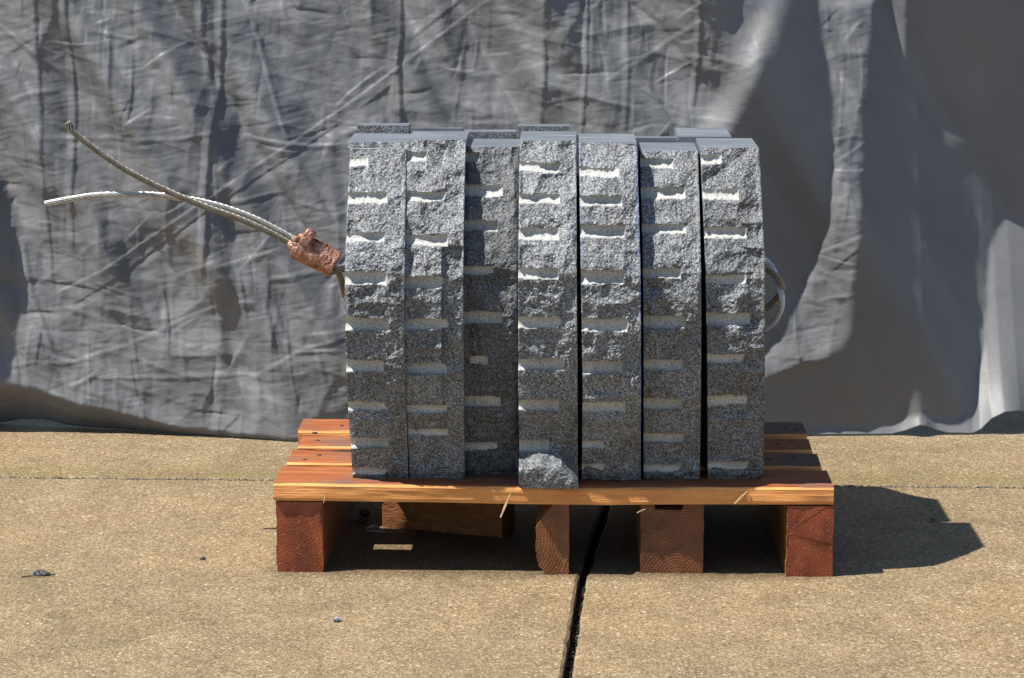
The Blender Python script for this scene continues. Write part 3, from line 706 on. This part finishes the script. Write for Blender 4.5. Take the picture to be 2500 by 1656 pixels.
def granite(name, k, zt, yback, rear=False, xl=None, xr=None, seed=0):
    global BUL, EXT
    BUL = 0.0 if rear else BULGE[k]; EXT = -1 if rear else k
    st = .00125
    z0 = HT+.0008; nz = int((zt-z0)/st)
    zs_ = np.linspace(z0, zt, nz+1)
    if not rear:
        XL, XR = [], []
        pl, pr_ = [], []
        for r_, a_, b_ in zip(rows, EL[k], ER[k]):
            A_, B_ = surf(a_, r_, FR_OFF[k]), surf(b_, r_, FR_OFF[k]); pl.append((A_[2], A_[0])); pr_.append((B_[2], B_[0]))
        pl.sort(); pr_.sort()
        xL = np.interp(zs_, *zip(*pl)); xR = np.interp(zs_, *zip(*pr_))
    else:
        xL = np.full(zs_.shape, xl); xR = np.full(zs_.shape, xr)
    nx = int((xR.mean()-xL.mean())/st)
    t = np.linspace(0, 1, nx+1)
    XX = xL[:, None]+(xR-xL)[:, None]*t[None, :]; ZZ = np.repeat(zs_[:, None], nx+1, 1); s = seed*13+k*7
    if not rear:
        base = prof(ZZ)+FR_OFF[k]
    else:
        base = -(np.interp(ZZ, [.124, .20, .26, .37, .45, .52, RT[k]], [.365, .42, .45, .462, .44, .37, RBK[k]])) # mirrored: depth grows to the back
    rg = .0046*fbm(XX*16, ZZ*16, seed=s, o=2)+.0026*fbm(XX*45, ZZ*45, seed=s+3, o=2)+.0013*fbm(XX*130, ZZ*130, seed=s+5, o=2)+.0007*vnoise(XX*430, ZZ*430, seed=s+6)
    if k == 2 and not rear: rg = rg*.8-.004*sstep(.40, .47, ZZ)+ .06*np.clip(ZZ-.52, 0, 1)*0
    rg = rg-.0042*(1-np.abs(vnoise(XX*26+.2*vnoise(XX*60, ZZ*60, seed=s), ZZ*30, seed=s+31))*1.7)+.0016*np.abs(vnoise(XX*80, ZZ*80, seed=s+33))+.002
    edge = np.minimum(t, 1-t)[None, :]*(xR-xL)[:, None]
    rg = rg*(.3+.7*sstep(0, .006, edge))
    y = base+rg
    if not rear:
        # edge rounding low down, chips on the arrises
        y += .0012*(1-sstep(0, .002, edge))*(.4+.6*(vnoise(XX*90, ZZ*90, seed=s+8) > .1))
        y += .005*(1-sstep(0, .010, ZZ-z0))*(.6+.4*vnoise(XX*40, XX*0, seed=s+4))
        if k == 3:      # lump of unbroken rock at the foot
            q = surf(1255, 1036); zt_ = q[2]+.004; xr_ = surf(1318, 1060)[0]
            ztop = zt_+.003*vnoise(XX*60, XX*0, seed=5)-.9*np.clip(XX-(xr_-.012), 0, .1)*1.4-.25*np.clip((surf(1250, 1040)[0])-XX, 0, .1)
            bmp = sstep(.0, .030, ztop+.004-ZZ)
            y = y*(1-bmp)+bmp*(-.020+.35*rg+.25*np.clip(.150-ZZ, 0, 1)*0+.0035*fbm(XX*70, ZZ*70, seed=77, o=3)+.012*(1-sstep(0, .012, ZZ-z0))*.3)
            # scooped spall on the right side above the lump
            c0 = surf(1318, 985); dd = np.hypot((XX-c0[0]-.008)/.020, (ZZ-c0[2])/.055); y += .010*np.clip(1-dd, 0, 1)
        if k == 1:
            c1 = surf((820+.28694*905)/DS, (290+.28694*1090)/DS, .006); y += .0075*sstep(c1[0]-.001, c1[0]+.001, XX)*sstep(c1[2]+.002, c1[2]-.004, ZZ)*sstep(.18, .30, ZZ)
            c0 = surf(1118/1.0, 360); c0 = surf((820+.28694*960)/DS, (290+.28694*300)/DS); dd = np.hypot((XX-c0[0])/.034, (ZZ-c0[2]-.004)/.020)+.25*vnoise(XX*60, ZZ*60, seed=3)
            pit = np.clip(1-dd, 0, 1); y += .013*np.sqrt(pit)*(pit > 0)
        if k == 6:
            c0 = surf((1380+.28694*1480)/DS, (290+.28694*330)/DS); dd = np.abs((XX-c0[0])*.7-(ZZ-c0[2]))/.012; y += .0035*np.clip(1-dd, 0, 1)*sstep(.49, .52, ZZ)
            c0 = surf((1380+.3188*1450)/DS, (740+.3188*160)/DS); dd = np.hypot((XX-c0[0])/.016, (ZZ-c0[2])/.014); y += .007*np.clip(1-dd, 0, 1)
        if k == 0:     # low step along the front arris of the top
            pass
        if k == 4:     # split face climbs over the left part of the top edge
            q = surf((1380+.28694*330)/DS, (290+.28694*180)/DS); lim = zt-.0; y += .55*np.clip(ZZ-(zt-.022), 0, 1)*(1-sstep(q[0]-.012, q[0]+.004, XX))
    gm = np.zeros(XX.shape)
    if not rear:
        for g in G[k]:
            off = g[4] if len(g) > 4 else 0.0
            A_ = surf(g[0], (g[2]+g[3])/2, FR_OFF[k]); B_ = surf(g[1], (g[2]+g[3])/2, FR_OFF[k]); T_ = surf(g[0], g[2], FR_OFF[k]); D_ = surf(g[0], g[3], FR_OFF[k])
            hh = (T_[2]-D_[2])/2; zc = (T_[2]+D_[2])/2; Rr = max(hh*.98, .0058); off += random.uniform(-.0008, .0022)
            slope = (random.random()-.5)*.02
            zl = zc+slope*(XX-A_[0])
            ax = float(prof(zc))+FR_OFF[k]+.0016+off+(float(prof(zc+.02)-prof(zc-.02))/.04)*(ZZ-zc)*.9
            endr = random.uniform(.006, .010)
            xe = np.clip((B_[0]-XX)/endr, 0, 1); xe = np.sqrt(1-(1-xe)**2)
            Rv = Rr*(1+.05*vnoise(XX*90, XX*0+k, seed=int(g[2]))+.06*vnoise(XX*300, XX*0, seed=3)); zl = zl+.0009*vnoise(XX*70, XX*0, seed=int(g[3])); d2 = Rv**2-(ZZ-zl)**2
            rim = np.exp(-((np.abs(ZZ-zl)-Rv-.0006)/.0016)**2)*np.clip(vnoise(XX*140, ZZ*60, seed=int(g[0]))+.15, 0, 1)*((XX < B_[0]+.002) & (XX > A_[0]-.01)); y = y+.0015*rim
            dep = np.sqrt(np.clip(d2, 0, None))*np.where(XX < B_[0], xe, 0)*1.05
            yc = ax+dep
            inside = (d2 > 0) & (XX < B_[0]) & (XX > A_[0]-.01)
            # the face leans a little so the slot breaks out raggedly
            yc = np.where(inside, yc, -9)
            n = yc > y+.0003
            y = np.where(n, yc+.00018*vnoise(XX*700, ZZ*700, seed=s+9), y); gm = np.where(n, 1.0, gm)
    else:
        for zc in (.565 if k == 0 else .2, .5, .44, .37, .30, .23):
            pass
    if rear: y = -y
    nzv, nxv = XX.shape; N = nzv*nxv
    V = np.stack([XX, y, ZZ], -1).reshape(-1, 3)
    id_ = np.arange(N).reshape(nzv, nxv)
    Fg = np.stack([id_[:-1, :-1], id_[:-1, 1:], id_[1:, 1:], id_[1:, :-1]], -1).reshape(-1, 4)
    # boundary ring, ccw: bottom l->r, right up, top r->l, left down
    ring = list(id_[0, :])+list(id_[1:, -1])+list(id_[-1, :-1][::-1])+list(id_[1:-1, 0][::-1])
    nr = len(ring)
    rowi = [0]*nxv+list(range(1, nzv))+[nzv-1]*(nxv-1)+list(range(1, nzv-1))[::-1]
    back = []
    for q in ring:
        p = V[q].copy()
        p[1] = yback
        if rear: p = p
        back.append(p)
    faces = [tuple(q) for q in Fg.tolist()]; mi = [0]*len(faces)
    # intermediate ring on the top gives the arris a tiny worn lip
    for i in range(nr):
        j = (i+1) % nr; faces.append((ring[j], ring[i], N+i, N+j)); mi.append(1)
    faces.append(tuple(N+i for i in range(nr))); mi.append(0 if rear and k in (0, 2, 3) else 1)
    if rear: faces = [tuple(reversed(q)) for q in faces]
    V = np.concatenate([V, np.array(back)])
    me = bpy.data.meshes.new(name); me.from_pydata(V.tolist(), [], faces); me.polygons.foreach_set('material_index', mi); me.update()
    for nm, arr in (('groove', gm), ('paint', None)):
        at = me.attributes.new(nm, 'FLOAT', 'POINT'); vals = np.zeros(len(V), np.float32)
        if nm == 'groove': vals[:N] = arr.ravel()
        elif k == 4 and not rear: vals[:N] = (np.clip(1-(1-t)*(xR-xL).mean()/.0032, 0, 1)[None, :]*np.ones(XX.shape)*np.clip(.75+.6*vnoise(ZZ*25, ZZ*0, seed=3), 0, 1)+.55*np.clip(1-t*.077/.004, 0, 1)[None, :]*sstep(.35, .45, ZZ)).ravel()
        at.data.foreach_set('value', vals)
    return link(name, me, [GRB if rear else GR[k], SAWN])
for k in range(7):
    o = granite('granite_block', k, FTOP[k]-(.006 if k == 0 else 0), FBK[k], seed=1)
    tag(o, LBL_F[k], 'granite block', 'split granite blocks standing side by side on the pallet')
    if k == 0:
        # upper step of the top: a sawn layer standing a few millimetres above the front lip
        xa, xb = surf(815, 326)[0]+.003, surf(941, 326)[0]; n = 44; v = []; zt = FTOP[0]
        xs_ = np.linspace(xa-.012, xb+.002, n)
        for x in xs_:
            yf = .060+.010*math.sin((x-xa)*34)+.0022*float(vnoise(np.array(x*130.), np.array(2.), seed=6))
            v += [(x, yf, zt-.0062), (x, yf+.004, zt+.0012), (x, .195, zt+.0012), (x, .195, zt-.0062)]
        f = []; mi = []
        for i in range(n-1):
            for j in range(4): f.append((4*i+j, 4*(i+1)+j, 4*(i+1)+(j+1) % 4, 4*i+(j+1) % 4)); mi.append(0 if j == 0 else 1)
        f += [(0, 1, 2, 3), (4*n-1, 4*n-2, 4*n-3, 4*n-4)]; mi += [1, 1]
        me = mesh('top_layer', v, f, mi=mi); bm = bmesh.new(); bm.from_mesh(me); bmesh.ops.recalc_face_normals(bm, faces=bm.faces); bm.to_mesh(me); bm.free()
        link('top_layer', me, [GR[0], SAWN], o)
LBL_R = ['back row granite block rising above the leftmost front block',
 'back row granite block behind the one with the dark pit',
 'back row granite block behind the set back dull grey one',
 'back row granite block behind the one with the rock lump, ragged top edge',
 'back row granite block hidden behind the blue edged one',
 'back row granite block behind the lower one with sunken top',
 'back row granite block at the right, its smooth top jutting left behind the rightmost block']
for k in range(7):
    xl = -.2765+k*.0750; xr = xl+.0725
    if k == 6: xl, xr = .1735, .2475
    yb = .201
    o = granite('granite_block', k, RT[k], yb, rear=True, xl=xl, xr=xr, seed=5)
    tag(o, LBL_R[k], 'granite block', 'split granite blocks standing side by side on the pallet')
# the raised front of the back left block shows a rough lip with one drill slot
o = [q for q in bpy.data.objects if q.get('label') == LBL_R[0]][0]

# ------------------------------------------------------------------ wire rope
rope = empty('wire_rope', tuple(ony(700, 600, .14))); tag(rope, 'twisted steel wire rope strung through the granite blocks with two loose ends at left', 'wire rope')
def catmull(P, n=24):
    P = [np.array(p, float) for p in P]; P = [2*P[0]-P[1]]+P+[2*P[-1]-P[-2]]; out = []
    for i in range(1, len(P)-2):
        for j in range(n):
            t = j/n; a, b, c_, d = P[i-1], P[i], P[i+1], P[i+2]
            out.append(.5*((2*b)+(c_-a)*t+(2*a-5*b+4*c_-d)*t*t+(3*b-a-3*c_+d)*t**3))
    out.append(P[-2]); return np.array(out)
def resample(P, step):
    s_ = np.concatenate([[0], np.cumsum(np.linalg.norm(np.diff(P, axis=0), axis=1))]); n = max(4, int(s_[-1]/step))
    q = np.linspace(0, s_[-1], n); return np.stack([np.interp(q, s_, P[:, i]) for i in range(3)], -1), q
def cable(name, P, mat, parent, rad=.0045, pitch=.048, hand=1, sides=8):
    P, S_ = resample(catmull(P), .0016); T = np.gradient(P, axis=0); T /= np.linalg.norm(T, axis=1)[:, None]
    N_ = np.zeros(P.shape); n0 = np.cross(T[0], [0, 1, 0]); N_[0] = n0/np.linalg.norm(n0)
    for i in range(1, len(P)):
        q = N_[i-1]-T[i]*np.dot(N_[i-1], T[i]); N_[i] = q/np.linalg.norm(q)
    B_ = np.cross(T, N_); v, f = [], []
    sr = rad*.325; hr = rad*.70
    for k in range(7):
        if k < 6:
            ph = hand*2*math.pi*S_/pitch+k*math.pi/3; ctr = P+hr*(np.cos(ph)[:, None]*N_+np.sin(ph)[:, None]*B_); r_ = sr
            D = np.gradient(ctr, axis=0); D /= np.linalg.norm(D, axis=1)[:, None]
        else: ctr = P; r_ = sr; D = T
        e1 = N_-D*np.sum(N_*D, axis=1)[:, None]; e1 /= np.linalg.norm(e1, axis=1)[:, None]; e2 = np.cross(D, e1); b0 = len(v)
        for i in range(len(P)):
            for j in range(sides):
                a_ = 2*math.pi*j/sides; v.append(ctr[i]+r_*(math.cos(a_)*e1[i]+math.sin(a_)*e2[i]))
        for i in range(len(P)-1):
            for j in range(sides):
                jj = (j+1) % sides; f.append((b0+i*sides+j, b0+i*sides+jj, b0+(i+1)*sides+jj, b0+(i+1)*sides+j))
        f.append(tuple(b0+j for j in range(sides))[::-1]); f.append(tuple(b0+(len(P)-1)*sides+j for j in range(sides)))
    return link(name, mesh(name, v, f, True), mat, parent)
YA = .135
A_ = [(156, 283), (174, 308), (233, 354), (292, 393), (354, 426), (420, 456), (486, 482), (551, 505), (617, 534), (676, 566), (700, 580)]
B_ = [(104, 472), (158, 461), (223, 452), (289, 450), (355, 451), (404, 456), (469, 467), (535, 485), (601, 511), (673, 549), (700, 564)]
ta = cable('loose_end', [ony(x, y, YA) for x, y in A_], STEEL_A, rope); ta['label'] = 'upper tarnished end rising to the left'
tb = cable('loose_end', [ony(x, y, YA+.012) for x, y in B_], STEEL_B, rope); tb['label'] = 'lower bright end drooping to the left'
def zc(X, Y): return ((1800+.19138*X)/DS, (560+.19138*Y)/DS)
lb = [zc(200, 320), zc(320, 375), zc(400, 435), zc(465, 530), zc(505, 660), zc(548, 780), zc(567, 880), zc(558, 1000), zc(510, 1120), zc(440, 1205), zc(350, 1270), zc(230, 1320)]
yy = [.16, .16, .16, .155, .15, .14, .135, .14, .15, .16, .17, .18]
cable('loop', [ony(x, y, q) for (x, y), q in zip(lb, yy)], STEEL_C, rope)
lc = [zc(210, 440), zc(330, 490), zc(440, 550), zc(530, 640), zc(572, 740), zc(550, 820), zc(500, 890), zc(430, 960), zc(345, 1035), zc(230, 1120)]
yy = [.15, .145, .14, .135, .14, .155, .165, .17, .175, .18]
lo = cable('loop', [ony(x, y, q) for (x, y), q in zip(lc, yy)], RUSTY, rope, hand=-1); lo['label'] = 'tarnished brown loop'
def zf(X, Y): return ((680+.11481*X)/DS, (540+.11481*Y)/DS)
cable('lead_in', [ony(*zf(1120, 900), YA+.005), ony(*zf(1250, 1040), YA+.002), ony(*zf(1380, 1010), YA+.006), ony(*zf(1560, 960), YA+.02)], STEEL_A, rope)
cable('lead_in', [ony(*zf(1000, 820), YA), ony(*zf(1150, 960), YA), ony(*zf(1270, 1100), YA+.004), ony(*zf(1340, 1280), YA+.012), ony(*zf(1380, 1460), YA+.02), ony(*zf(1430, 1600), YA+.03), ony(*zf(1560, 1700), YA+.04)], STEEL_A, rope)
# crushed copper sleeve
q0 = ony(*zf(330, 470), YA+.004); q1 = ony(*zf(1225, 925), YA+.004)
ax = Vector(q1-q0); Ln = ax.length; ax.normalize(); e1 = Vector((0, 1, 0)); e2 = ax.cross(e1).normalized(); e1 = e2.cross(ax)
nu, nv = 90, 72; v = []
def ferr(t, a):
    p = Vector(q0)+ax*(t*Ln); r_ = .0203*(1+.03*math.sin(a*2+1))
    r_ *= min(1, .70+.30*math.sqrt(max(0, t))/.35) if t < .12 else 1
    n_ = .0007*float(fbm(np.array(t*9.), np.array(math.cos(a)*3), np.array(math.sin(a)*3), seed=4, o=3))
    r_ += n_
    # notch crease lines
    return p, r_
for i in range(nu+1):
    t = i/nu
    for j in range(nv):
        a = 2*math.pi*j/nv; p, r_ = ferr(t, a)
        # irregular crease channels
        ca = (a*.0203/.001); c1 = abs(float(vnoise(np.array(t*5.5), np.array(math.cos(a)*1.7), np.array(math.sin(a)*1.7), seed=8)))
        r_ -= .0016*max(0, 1-c1/.06)
        if t > .97: r_ -= .0012*((t-.97)/.03)**2
        d = e1*math.cos(a)+e2*math.sin(a)*1.0
        v.append(p+d*r_)
f = [(i*nv+j, i*nv+(j+1) % nv, (i+1)*nv+(j+1) % nv, (i+1)*nv+j) for i in range(nu) for j in range(nv)]
# recessed ends
for (i0, t_) in ((0, .05), (nu, .955)):
    c0 = Vector(q0)+ax*(Ln*t_); b0 = len(v)
    for j in range(nv): v.append(c0+(Vector(v[i0*nv+j])-Vector(q0)-ax*(Ln*(0 if i0 == 0 else 1)))*.6)
    v.append(c0)
    for j in range(nv):
        jj = (j+1) % nv; f.append((i0*nv+j, i0*nv+jj, b0+jj, b0+j)); f.append((b0+j, b0+jj, b0+nv))
me = mesh('copper_sleeve', v, f, True); bm = bmesh.new(); bm.from_mesh(me); bmesh.ops.recalc_face_normals(bm, faces=bm.faces); bm.to_mesh(me); bm.free()
cs_ = link('copper_sleeve', me, COPPER, rope)
def lump(name, px, py, y, sx, sy, sz, rotax, seed, parent, amp=.25, box=0.0):
    bm = bmesh.new(); bmesh.ops.create_icosphere(bm, subdivisions=4, radius=1.0)
    c0 = Vector(ony(*zf(px, py), y)); qd = Vector((0, 0, 1)).rotation_difference(rotax)
    for q in bm.verts:
        n = q.co.copy(); 
        if box: mx = max(abs(n.x), abs(n.y), abs(n.z)); n = n.lerp(n/mx*.82, box)
        k = 1+amp*float(fbm(np.array(q.co.x*1.6+seed), np.array(q.co.y*1.6), np.array(q.co.z*1.6), seed=seed, o=3))
        q.co = c0+qd @ Vector((n.x*sx*k, n.y*sy*k, n.z*sz*k))
    me = bpy.data.meshes.new(name); bm.to_mesh(me); bm.free(); me.polygons.foreach_set('use_smooth', [True]*len(me.polygons)); return link(name, me, COPPER, parent)
lump('folded_flap', 610, 360, YA-.010, .0085, .011, .0155, e2+ax*.12, 3, cs_, .16, .7)
for i, (x, y, r_) in enumerate([(380, 400, .0060), (300, 520, .0070), (340, 610, .0055), (430, 560, .0062), (450, 400, .0050), (280, 590, .0048), (390, 500, .0068)]):
    lump('crushed_lip', x, y, YA-.009+.004*(i % 3), r_, r_*.9, r_*1.1, ax, 20+i, cs_, .35)
def bead(p, r_): pass
# punched ring mark and hammered ridge on the sleeve
def on_sleeve(px, py, lift=0.0):
    s_, e_ = np.array(CAM), ray(*zf(px, py)); o_ = Vector(s_)-Vector(q0); d_ = Vector(e_)
    dp = d_-ax*d_.dot(ax); op = o_-ax*o_.dot(ax); a_ = dp.dot(dp); b_ = 2*dp.dot(op); c_ = op.dot(op)-(.0203+lift)**2
    D = b_*b_-4*a_*c_; t = (-b_-math.sqrt(max(D, 0)))/(2*a_); return Vector(s_)+d_*t
def bead_line(pts, r_, name='hammered_ridge'):
    P = resample(catmull([np.array(on_sleeve(*q)) for q in pts], 8), .0008)[0]; v, f = [], []; T = np.gradient(P, axis=0); T /= np.linalg.norm(T, axis=1)[:, None]; n = 6
    for i, p in enumerate(P):
        a = np.cross(T[i], [0, 1, 0]); a /= np.linalg.norm(a); b = np.cross(T[i], a); rr_ = r_*(.7+.5*abs(float(vnoise(np.array(i*.35), np.array(len(pts)*1.), seed=2))))
        for j in range(n): v.append(p+rr_*(math.cos(j*6.283/n)*a+math.sin(j*6.283/n)*b))
    f = [(i*n+j, i*n+(j+1) % n, (i+1)*n+(j+1) % n, (i+1)*n+j) for i in range(len(P)-1) for j in range(n)]
    link(name, mesh(name, v, f, True), COPPER, cs_)
bead_line([(970+60*math.cos(i*.5236), 725+58*math.sin(i*.5236)) for i in range(13)], .0008, 'punched_ring')
bead_line([(930, 600), (960, 540), (1020, 500), (1080, 470), (1060, 560), (1040, 620)], .0008)
bead_line([(1110, 545), (1120, 620), (1095, 700), (1110, 780), (1080, 860), (1000, 880), (960, 870)], .0009)
bead_line([(700, 560), (705, 620), (740, 650), (770, 640)], .0007)
bead_line([(700, 820), (760, 830), (790, 880), (850, 900)], .0007)
cr_ = mat_simple('dark_crease', (.03, .012, .01), .8, .2, ns=100, bd=0)
def crease(pts, r_):
    n0 = len(bpy.data.objects); bead_line(pts, r_, 'crease'); 
    for q in bpy.data.objects:
        if q.name.startswith('crease') and q.data.materials[0] == COPPER: q.data.materials[0] = cr_
crease([(780, 380), (820, 420), (870, 465)], .0009)
crease([(580, 560), (575, 640), (560, 720), (600, 790), (680, 810), (720, 830)], .0006)
crease([(860, 920), (880, 950), (960, 945), (1040, 940)], .0005)
crease([(470, 600), (420, 650), (400, 700), (450, 730)], .0006)
crease([(905, 700), (925, 760), (985, 790)], .0004)

# ------------------------------------------------------------------ small debris on the concrete
def chipobj(name, px, py, sx, sy, sz, mat, label, cat, seed, rot=0.0, group=None):
    c0 = onz(px, py); bm = bmesh.new(); bmesh.ops.create_icosphere(bm, subdivisions=3, radius=1)
    for q in bm.verts:
        k = 1+.7*float(fbm(np.array(q.co.x*1.7+seed), np.array(q.co.y*1.7), np.array(q.co.z*1.7), seed=seed, o=3)); x, y, z = q.co.x*sx*k, q.co.y*sy*k, (q.co.z*.5+.45)*sz*k
        q.co = (c0[0]+x*math.cos(rot)-y*math.sin(rot), c0[1]+x*math.sin(rot)+y*math.cos(rot), max(z, -.0004)+.0004)
    me = bpy.data.meshes.new(name); bm.to_mesh(me); bm.free(); o = link(name, me, mat); tag(o, label, cat, group); return o
# dry leaf with its stalk, lower left
lf = chipobj('dead_leaf', 96, 1330, .013, .007, .006, DARKBIT, 'shrivelled dark leaf with a long stalk on the pavement at far left', 'leaf', 4)
v = []; P = resample(catmull([onz(50, 1334, .001), onz(75, 1331, .002), onz(100, 1330, .004), onz(128, 1328, .001)]), .002)[0]
for p in P:
    for j in range(5): v.append((p[0], p[1]+.0009*math.cos(j*1.257), p[2]+.0009*math.sin(j*1.257)))
link('stalk', mesh('stalk', v, [(i*5+j, i*5+(j+1) % 5, (i+1)*5+(j+1) % 5, (i+1)*5+j) for i in range(len(P)-1) for j in range(5)]), DARKBIT, lf)
chipobj('bark_chip', 469, 1294, .0042, .002, .0035, DARKBIT, 'tiny black chip lying on open pavement left of the pallet', 'chip', 9, .3)
chipobj('pebble', 779, 1437, .0055, .004, .0045, GREYBIT, 'small shiny grey pebble in front of the left pallet runner', 'pebble', 12)
chipobj('pebble', 1337, 1473, .0022, .0015, .0015, mat_simple('pale_blue_chip', (.35, .5, .62), .5, .4, bd=0), 'tiny pale blue chip beside the open joint at the bottom', 'chip', 15)
chipobj('stone_chip', 860, 1226, .009, .004, .007, GREYBIT, 'pale stone chip in the sun patch under the pallet', 'stone chip', 18, .4)
chipobj('stone_chip', 872, 1232, .014, .003, .003, GREYBIT, 'flat pale sliver beside the chip in the sun patch under the pallet', 'stone chip', 19, -.1)
chipobj('stone_chip', 842, 1178+16, .008, .006, .010, DARKBIT, 'dark stone lump under the pallet near the left runner', 'stone chip', 22)
chipobj('stone_chip', 835, 1208, .009, .005, .006, DARKBIT, 'smaller dark stone lump under the pallet nearer the camera', 'stone chip', 25)
# weed sprout
c0 = onz(2155, 1206); v, f = [], []
for i in range(9):
    a = i*.72; l_ = random.uniform(.005, .010); d = np.array([math.cos(a), math.sin(a)*.6, 0]); s_ = np.array([-math.sin(a), math.cos(a), 0])*.0012; b0 = len(v)
    for t, wd, h in ((0, .3, .0005), (.4, 1, .0035), (.8, .8, .004), (1, .1, .002)):
        p = c0+d*l_*t+np.array([0, 0, h+.0005]); v += [p-s_*wd, p+s_*wd, p+s_*wd+np.array([0, 0, .0004]), p-s_*wd+np.array([0, 0, .0004])]
    for r_ in range(3):
        for j in range(4): f.append((b0+4*r_+j, b0+4*r_+(j+1) % 4, b0+4*r_+4+(j+1) % 4, b0+4*r_+4+j))
o = link('weed_sprout', mesh('weed_sprout', v, f), LEAFM); tag(o, 'tiny green weed sprout in the shadow right of the pallet', 'weed')
